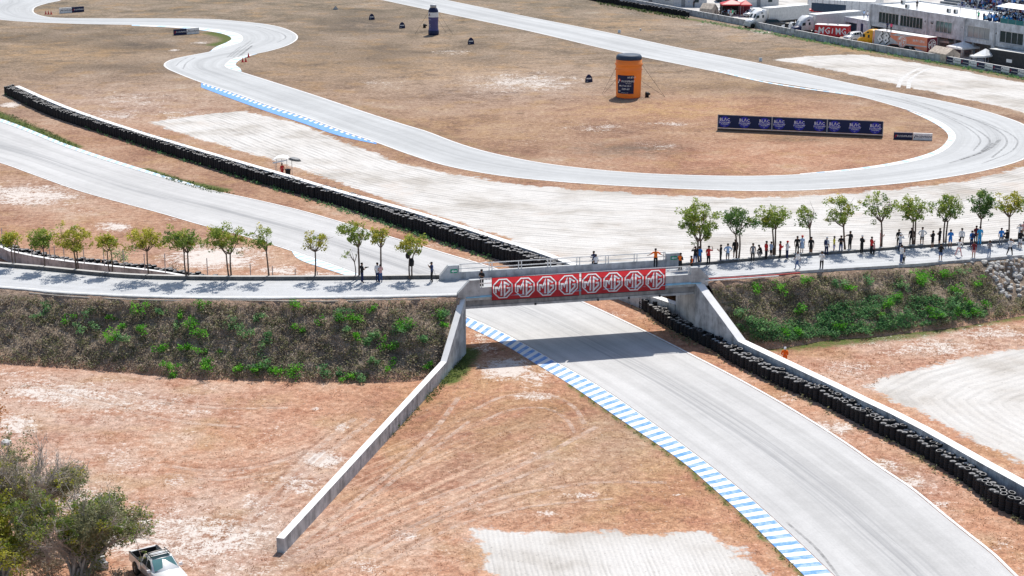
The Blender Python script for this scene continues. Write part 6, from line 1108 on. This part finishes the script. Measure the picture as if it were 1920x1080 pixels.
def canopy(c, sx, sy, h, m, label, rz=0.0, peak=.9, name='canopy_tent', side=None):
    t = thing(name, label, 'tent', c, rz); mb = MB(); hx, hy = sx/2, sy/2
    mb.add([(-hx, -hy, h), (hx, -hy, h), (hx, hy, h), (-hx, hy, h), (0, 0, h+peak), (-hx, -hy, h-.3), (hx, -hy, h-.3), (hx, hy, h-.3), (-hx, hy, h-.3)], [(0, 1, 4), (1, 2, 4), (2, 3, 4), (3, 0, 4), (0, 5, 6, 1), (1, 6, 7, 2), (2, 7, 8, 3), (3, 8, 5, 0)], m); mb.obj('canopy', t)
    for x, y in ((-hx, -hy), (hx, -hy), (hx, hy), (-hx, hy)): MB().tube([(x*.97, y*.97, 0), (x*.97, y*.97, h-.05)], .04, 'steel', 5).obj('leg', t)
    if side: MB().box((0, hy*.96, h/2), (sx*.95, .04, h-.1), side).obj('side_panel', t)
    return t
def on0(u, v, z): p = at(u, v, z); return Vector((p.x, p.y, 0))
canopy(on0(1372, 4, 2.9), 5, 4, 2.6, 'red', 'red canopy behind the black car', side='black'); canopy(on0(1398, 5, 3.0), 2.6, 3, 2.7, 'red', 'small red canopy left of the white cabin', side='maroon'); canopy(on0(1514, 15, 2.9), 2.4, 2.4, 2.6, 'red', 'small red canopy between the two lorries', peak=.3); canopy(on0(1806, 88, 1.9), 4.6, 4.2, 2.0, 'white', 'white square canopy tent beside the tan tent', .5, .9); canopy(on0(1833, 104, 1.9), 2.4, 1.6, 1.9, 'white', 'low white awning left of the black container', .1, .15); canopy(on0(1848, 95, 2.6), 2.6, 3.4, 1.9, 'white', 'steep white tent against the black container', -.9, 1.1)
canopy(on0(1774, 77, 1.8), 4, 3.4, 2.0, 'offwhite', 'pale sloping awning behind the orange lorry', -.9, .7)
def ridge_tent(c, rz, L, w_, he, hr, m, label):
    t = thing('ridge_tent', label, 'tent', c, rz); mb = MB(); h = w_/2
    mb.add([(0, -h, 0), (0, h, 0), (L, h, 0), (L, -h, 0), (0, -h, he), (0, h, he), (L, h, he), (L, -h, he), (0, 0, hr), (L, 0, hr)], [(0, 3, 7, 4), (1, 5, 6, 2), (4, 7, 9, 8), (6, 5, 8, 9), (0, 4, 8, 5, 1), (3, 2, 6, 9, 7)], m); mb.obj('canvas', t)
    MB().add([(L+.02, -.5, 0), (L+.02, .3, 0), (L+.02, .12, he*.9)], [(0, 1, 2)], 'black').obj('door_flap', t); return t
p = on0(1755, 85, 2.6); q = on0(1788, 91.5, 2.6); rz, L = fr2d(p, q); ridge_tent(p, rz, L, 3.2, 1.6, 2.6, 'tan', 'beige ridge tent with open flap behind the paddock wall'); p = on0(1318, 3, 3); ridge_tent(p, -.6, 3.2, 3.0, 1.6, 2.7, 'tan', 'beige tent behind the wall at the top left of the paddock')
p = at(1855, 92.5, 2.85); q = at(1920, 102, 2.85); rz, L = fr2d(p, q); t = thing('shipping_container', 'black shipping container with white plate at the right edge', 'container', Vector((p.x, p.y, 0)), rz)
c_ = MB().box((6.1, 1.22, 1.47), (12.2, 2.44, 2.8), 'darkgrey')
for i in range(40): c_.box((.15+i*.305, -.02, 1.45), (.14, .06, 2.6), 'darkgrey')
c_.obj('container_box', t); MB().box((6.1, 1.22, 2.96), (12.2, 2.44, .06), 'offwhite').obj('container_roof', t); MB().box((4.9, -.07, 1.3), (1.3, .03, .6), 'white').obj('plate', t)
# screen, marquee
p = at(1522, 4.7, 4.2); q = at(1586, 9.4, 4.2); rz, L = fr2d(p, q); zb = zat(p.y, 21.4); t = thing('screen_fence', 'dark slate blue screen above the grey lorry', 'screen', Vector((p.x, p.y, 0)), rz); MB().box((L/2, 0, (4.2+zb)/2), (L, .08, 4.2-zb), 'slate').obj('screen', t); MB().box((L/2, -.03, zb), (L, .1, .12), 'red').obj('rail', t)
for i in range(7): MB().box((L*i/6, .08, 2.6), (.08, .08, 5.2), 'steel').obj('post', t)
p = on0(1515, -2, 4); q = on0(1640, 4, 4); rz, L = fr2d(p, q); t = thing('marquee', 'white hospitality marquee behind the dark screen', 'marquee', p, rz); MB().box((L/2, 4, 2.0), (L, 8, 4.0), 'white').obj('wall', t); MB().add([(0, 0, 4), (L, 0, 4), (L, 8, 4), (0, 8, 4), (0, 4, 5.4), (L, 4, 5.4)], [(0, 1, 5, 4), (2, 3, 4, 5), (0, 4, 3), (1, 2, 5)], 'white').obj('roof', t)
for i in range(10): MB().box((L*i/9, -.04, 2.0), (.07, .06, 4), 'steel').obj('post', t)
# equipment stacked behind the wall
for i, (u, v, d, m, nm, lab) in enumerate([(1474, 57, (.7, .7, 1.5), 'black', 'tyre_rack', 'black wheel stack left of the white drum'), (1482, 59, (.7, .6, 1.7), 'white', 'drum', 'white drum between black wheel stacks'), (1489, 60, (.8, .7, 1.6), 'black', 'tyre_rack', 'black wheel stack right of the white drum'), (1497, 63, (.9, .7, 1.2), 'darkgrey', 'crate', 'dark crate between the white drums'), (1500, 61, (.6, .6, 1.7), 'white', 'drum', 'second white drum behind the wall'), (1509, 64, (.7, .6, 1.5), 'grey', 'crate', 'grey crate in front of the chrome cab'), (1505, 66, (1.1, .6, .9), 'cloth_navy', 'crate', 'navy crate nearest the wall in front of the chrome cab')]):
    mb = MB()
    if nm != 'crate': mb.lathe([(.3, 0), (.36, .1), (.36, d[2]*.5), (.33, d[2]*.52), (.36, d[2]*.55), (.36, d[2]-.1), (.26, d[2]), (0, d[2])], m, 14)
    else: mb.box((0, 0, d[2]/2), d, m, .3, (.94, .94)).box((0, 0, d[2]+.03), (d[0]*1.02, d[1]*1.02, .06), 'black', .3)
    tag(mb.obj(nm, None, loc=at(u, v)), lab, nm.replace('_', ' '))
# ---- the pit building
A = at(1632, 7.5, 7.2); Bp = at(1920, 50.6, 7.2); rz, Lb = fr2d(A, Bp); fd = (Bp-A); fd.z = 0; fd.normalize(); fn_ = Vector((-fd.y, fd.x, 0)); Lt = 62
pit = thing('pit_building', 'long grey concrete pit building with large windows and white flat roof', 'building', Vector((A.x, A.y, 0)), rz); DEP = 13
def fx(u, v): h = on_plane(u, v, A, fn_); return (Vector((h.x, h.y, 0))-Vector((A.x, A.y, 0))).dot(fd), h.z
WIN = [(1648, 21, 1685, 26, 1648, 42, 1685, 47.5, 6, 'glass'), (1688, 27, 1730, 34, 1688, 48, 1730, 55, 7, 'glass'), (1755, 38, 1785, 42, 1754, 59, 1784, 64, 4, 'teal_glass'), (1814.5, 48, 1856, 54, 1813, 70, 1855.5, 76, 4, 'curtain_glass'), (1875, 57.6, 1919, 64, 1874, 79.7, 1918.5, 86.7, 4, 'glass'), (1938, 67, 1985, 74, 1937, 89, 1984, 96, 4, 'glass')]
z0w = sum(fx(w_[4], w_[5])[1] for w_ in WIN[:5])/5; z1w = sum(fx(w_[0], w_[1])[1] for w_ in WIN[:5])/5
xs_ = [0]+sum([[fx(w_[0], w_[1])[0], fx(w_[2], w_[3])[0]] for w_ in WIN], [])+[Lt]
wl_ = MB().box((Lt/2, .15, (2.9+z0w)/2), (Lt, .3, z0w-2.9), 'pit_concrete').box((Lt/2, .15, (z1w+7.3)/2), (Lt, .3, 7.3-z1w), 'pit_concrete')
for i in range(0, len(xs_), 2): wl_.box(((xs_[i]+xs_[i+1])/2, .15, (z0w+z1w)/2), (xs_[i+1]-xs_[i], .3, z1w-z0w-.004), 'pit_concrete')
wl_.box((.15, DEP/2+.16, 5.1), (.3, DEP-.36, 4.3), 'pit_concrete').box((Lt/2, DEP, 3.6), (Lt, .3, 7.2), 'pit_concrete').obj('wall', pit)
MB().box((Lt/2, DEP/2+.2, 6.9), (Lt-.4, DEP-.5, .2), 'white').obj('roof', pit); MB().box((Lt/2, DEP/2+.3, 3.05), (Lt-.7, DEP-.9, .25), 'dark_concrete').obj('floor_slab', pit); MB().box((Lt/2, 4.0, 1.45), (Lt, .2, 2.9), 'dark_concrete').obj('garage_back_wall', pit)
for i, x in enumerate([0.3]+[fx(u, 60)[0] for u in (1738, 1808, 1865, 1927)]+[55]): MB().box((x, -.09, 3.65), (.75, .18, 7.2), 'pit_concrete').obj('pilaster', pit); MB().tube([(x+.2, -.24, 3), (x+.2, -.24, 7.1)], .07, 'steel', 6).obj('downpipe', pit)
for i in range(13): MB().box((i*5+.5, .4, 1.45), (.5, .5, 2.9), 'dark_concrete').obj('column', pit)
for w_ in WIN:
    xa = fx(w_[0], w_[1])[0]; xb = fx(w_[2], w_[3])[0]; n = w_[8]; f_ = MB(); fw_ = .07
    for z in (z0w+.04, z1w-.04): f_.box(((xa+xb)/2, .1, z), (xb-xa, .12, .08), 'lightgrey')
    for i in range(n+1): f_.box((xa+(xb-xa)*i/n, .1, (z0w+z1w)/2), (fw_, .12, z1w-z0w-.17), 'lightgrey')
    fo = f_.obj('window', pit)
    for i in range(n): MB().box((xa+(xb-xa)*(i+.5)/n, .14, (z0w+z1w)/2), ((xb-xa)/n-fw_, .02, z1w-z0w-.17), w_[9]).obj('pane', fo)
    MB().box(((xa+xb)/2, -.05, z0w-.06), (xb-xa+.2, .14, .08), 'lightgrey').obj('sill', pit)
for u, v in ((1736, 40), (1748, 42.5), (1747.5, 42), (1806, 51), (1867, 62)): x, z = fx(u, v); MB().box((x, -.04, z), (.5, .1, .4), 'black').box((x, -.1, z+.1), (.56, .04, .1), 'silver').obj('vent', pit)
def roofpt(u, v, z=7.0): return at(u, v, z)
for i, (u, v) in enumerate(((1693, 8), (1701, 16), (1779, 24), (1792, 25.5))): t = thing('air_conditioner', ('leftmost', 'second', 'third', 'rightmost')[i]+' air conditioning unit on the pit roof', 'air conditioner', roofpt(u, v), rz, 'air conditioners on the pit roof'); MB().box((0, 0, .45), (.85, .5, .8), 'offwhite').obj('case', t); MB().box((-.1, -.26, .45), (.55, .03, .6), 'darkgrey').obj('fan_grille', t)
person(roofpt(1719, 17.5), 160, 'stand', B_, B_, 'person in black standing on the pit roof', grp=None, h=1.74); person(roofpt(1834, 38), 180, 'shade', 'cloth_green', B_, 'person in bright green vest at the roof edge', grp=None, h=1.72)
# annex with garage
A2 = at(1583, 31, 3.4); B2 = at(1632, 39.6, 3.4); rz2, L2 = fr2d(A2, B2); t = thing('garage_annex', 'low grey garage annex left of the pit building', 'building', Vector((A2.x, A2.y, 0)), rz2)
gx0, gx1 = .35, L2*.5
MB().box((gx0/2, .15, 1.7), (gx0, .3, 3.4), 'pit_concrete').box(((gx0+gx1)/2, .15, 2.9), (gx1-gx0, .3, 1.0), 'pit_concrete').box(((gx1+L2)/2, .15, 1.7), (L2-gx1, .3, 3.4), 'pit_concrete').box((.15, 4.15, 1.7), (.3, 7.7, 3.4), 'pit_concrete').box((L2/2, 7.85, 2.1), (L2-.62, .3, 4.2), 'pit_concrete').obj('wall', t); MB().box((L2/2, 4, 3.2), (L2-.3, 7.3, .2), 'white').obj('roof', t); MB().box(((gx0+gx1)/2, 1.2, 1.2), (gx1-gx0, .1, 2.4), 'slate').obj('garage_dark_panel', t); MB().box((L2*.7, -.02, 1.7), (.8, .05, 1.8), 'navy').obj('door', t)  # dark panel set into the open garage paints its shaded inside
a_ = lambda x, y: Vector((A2.x, A2.y, 3.31))+Vector((cos(rz2), sin(rz2), 0))*x+Vector((-sin(rz2), cos(rz2), 0))*y
person(a_(L2*.42, 2.2), 0, 'stand', 'cloth_lightblue', 'cloth_grey', 'person in pale blue on the garage annex roof', grp=None); person(a_(L2*.56, 2.2), 0, 'stand', W_, 'jeans', 'person in white on the garage annex roof', grp=None)
tag(MB().lathe([(.7, 0), (.75, .3), (.6, .7), (0, .85)], 'white', 14).obj('water_tank', None, True, a_(L2*.8, 3)), 'white water tank on the garage annex roof', 'tank'); tag(MB().lathe([(.4, 0), (.42, .9), (.1, 1.05), (0, 1.05)], 'black', 12).obj('water_tank', None, True, a_(L2*.95, 3)), 'black water tank on the garage annex roof', 'tank')
for i, (u, v, tp, lg, lab) in enumerate([(1366, 30.5, 'cloth_lightblue', W_, 'person in pale clothes beside the dark car'), (1373, 31.5, 'cloth_green', W_, 'person in green beside the parked cars'), (1370, 31.5, 'cloth_pink', W_, 'person in pink next to the one in green'), (1331, 22, B_, B_, 'person in black by the paddock wall left of the cars'), (1292, 13, 'cloth_blue', B_, 'person in blue by the grey cabin'), (1301, 14, B_, B_, 'person in black by the grey cabin'), (1846, 119, B_, B_, 'left person sitting in shade before the black container'), (1850, 119.5, B_, B_, 'right person sitting in shade before the black container'), (1822, 116, W_, B_, 'person in white under the square canopy'), (1830, 117, W_, 'cloth_grey', 'person in white under the low awning')]): person(at(u, v), random.uniform(0, 360), 'stand', tp, lg, lab, grp=None, shorts=i < 2)
# ---- grandstand and the crowd behind
gs0 = 12.8
t = thing('grandstand', 'stepped concrete grandstand behind the pit building', 'grandstand', Vector((A.x, A.y, 0)), rz)
for i in range(9): MB().box((Lt/2+6, DEP+3+i*.95, (6.2+i*.42)/2), (Lt+10, .95, 6.2+i*.42), 'dark_concrete').obj('step', t)
def frp(x, y, z): return Vector((A.x, A.y, 0))+fd*x+fn_*y+Vector((0, 0, z))
cols = ['cloth_white', 'cloth_white', 'cloth_white', 'cloth_navy', 'cloth_black', 'cloth_grey', 'cloth_blue', 'cloth_lightblue', 'cloth_navy', 'cloth_lilac', 'cloth_maroon', 'jeans', 'cloth_khaki', 'cloth_cyan']
rn = random.Random(12); mb = MB()
def figure(p, seated, c):
    a = rn.uniform(-.5, .5)+rz; z = 0 if not seated else -.42
    if not seated: mb.box(p+Vector((0, 0, .42)), (.3, .2, .84), rn.choice(['cloth_navy', 'cloth_black', 'jeans']), a, (.9, .9))
    else: mb.box(p+Vector((.0, -.1, .42)), (.34, .4, .2), rn.choice(['cloth_navy', 'cloth_black', 'jeans']), a)
    mb.box(p+Vector((0, 0, 1.12+z*1.0)), (.4, .24, .58), c, a, (.85, .8)); mb.lathe([(.05, 1.4+z), (.1, 1.5+z), (.1, 1.6+z), (.0, 1.7+z)], rn.choice(['skin', 'hair_black', 'hair_black', 'cloth_white']), 6, p)
for i in range(9):
    for x in np.arange(8, Lt+8, .62):
        if rn.random() < .82: figure(frp(x+rn.uniform(-.15, .15), DEP+3.05+i*.95+rn.uniform(-.1, .1), 6.2+i*.42), True, rn.choice(cols))
xr = fx(1838, 45)[0]
for x in np.arange(xr, Lt, .5):
    for y in np.arange(.7, 8, .75):
        if rn.random() < .8: figure(frp(x+rn.uniform(-.2, .2), y+rn.uniform(-.2, .2), 7.0), rn.random() < .4, rn.choice(['cloth_blue', 'cloth_cyan', 'jeans', 'cloth_navy', 'cloth_white', 'cloth_lightblue', 'cloth_black', 'cloth_blue']))
mb.obj('crowd', kind='stuff')
c0 = frp(xr+1.5, 2.0, 7); t = thing('roof_canopy', 'large white and blue tarpaulin canopy over the roof crowd', 'canopy', c0, rz); Lc = Lt-xr-3; mb = MB()
mb.add([(0, 0, 2.9), (Lc, 0, 2.9), (Lc, 3.2, 3.4), (0, 3.2, 3.4), (Lc, 6.2, 2.8), (0, 6.2, 2.8)], [(0, 1, 2, 3)], 'white').add([(0, 3.2, 3.4), (Lc, 3.2, 3.4), (Lc, 6.2, 2.8), (0, 6.2, 2.8)], [(0, 1, 2, 3)], 'paleblue').obj('tarpaulin', t)
for i in range(7): MB().tube([(Lc*i/6, .02, 0), (Lc*i/6, .02, 2.88)], .05, 'steel', 5).obj('pole', t)
for i in range(5): canopy(frp(xr+1+i*3.4, 10.8, 7.0), 3, 2.4, 2.2, 'blue' if i % 2 == 0 else 'white', ('first', 'second', 'third', 'fourth', 'fifth')[i]+(' blue' if i % 2 == 0 else ' white')+' canopy from the left behind the roof tarpaulin', rz, .5)
for i, u in enumerate((1799.5, 1830)): tag(MB().tube([(0, 0, 0), (0, 0, 3.0)], .06, 'steel', 6).obj('light_pole', None, loc=roofpt(u, (33, 37)[i], 7.0)), ('left', 'right')[i]+' slim grey pole on the pit roof', 'pole')
MBg = MB(); t = thing('roof_railing', 'green screened railing along the roof edge under the crowd', 'railing', frp(fx(1875, 45)[0], .05, 7.3), rz); MB().box((10, 0, .45), (20, .04, .85), 'teal').obj('screen', t)
for i in range(11): MB().box((i*2, 0, .5), (.05, .07, 1.0), 'steel').obj('post', t)
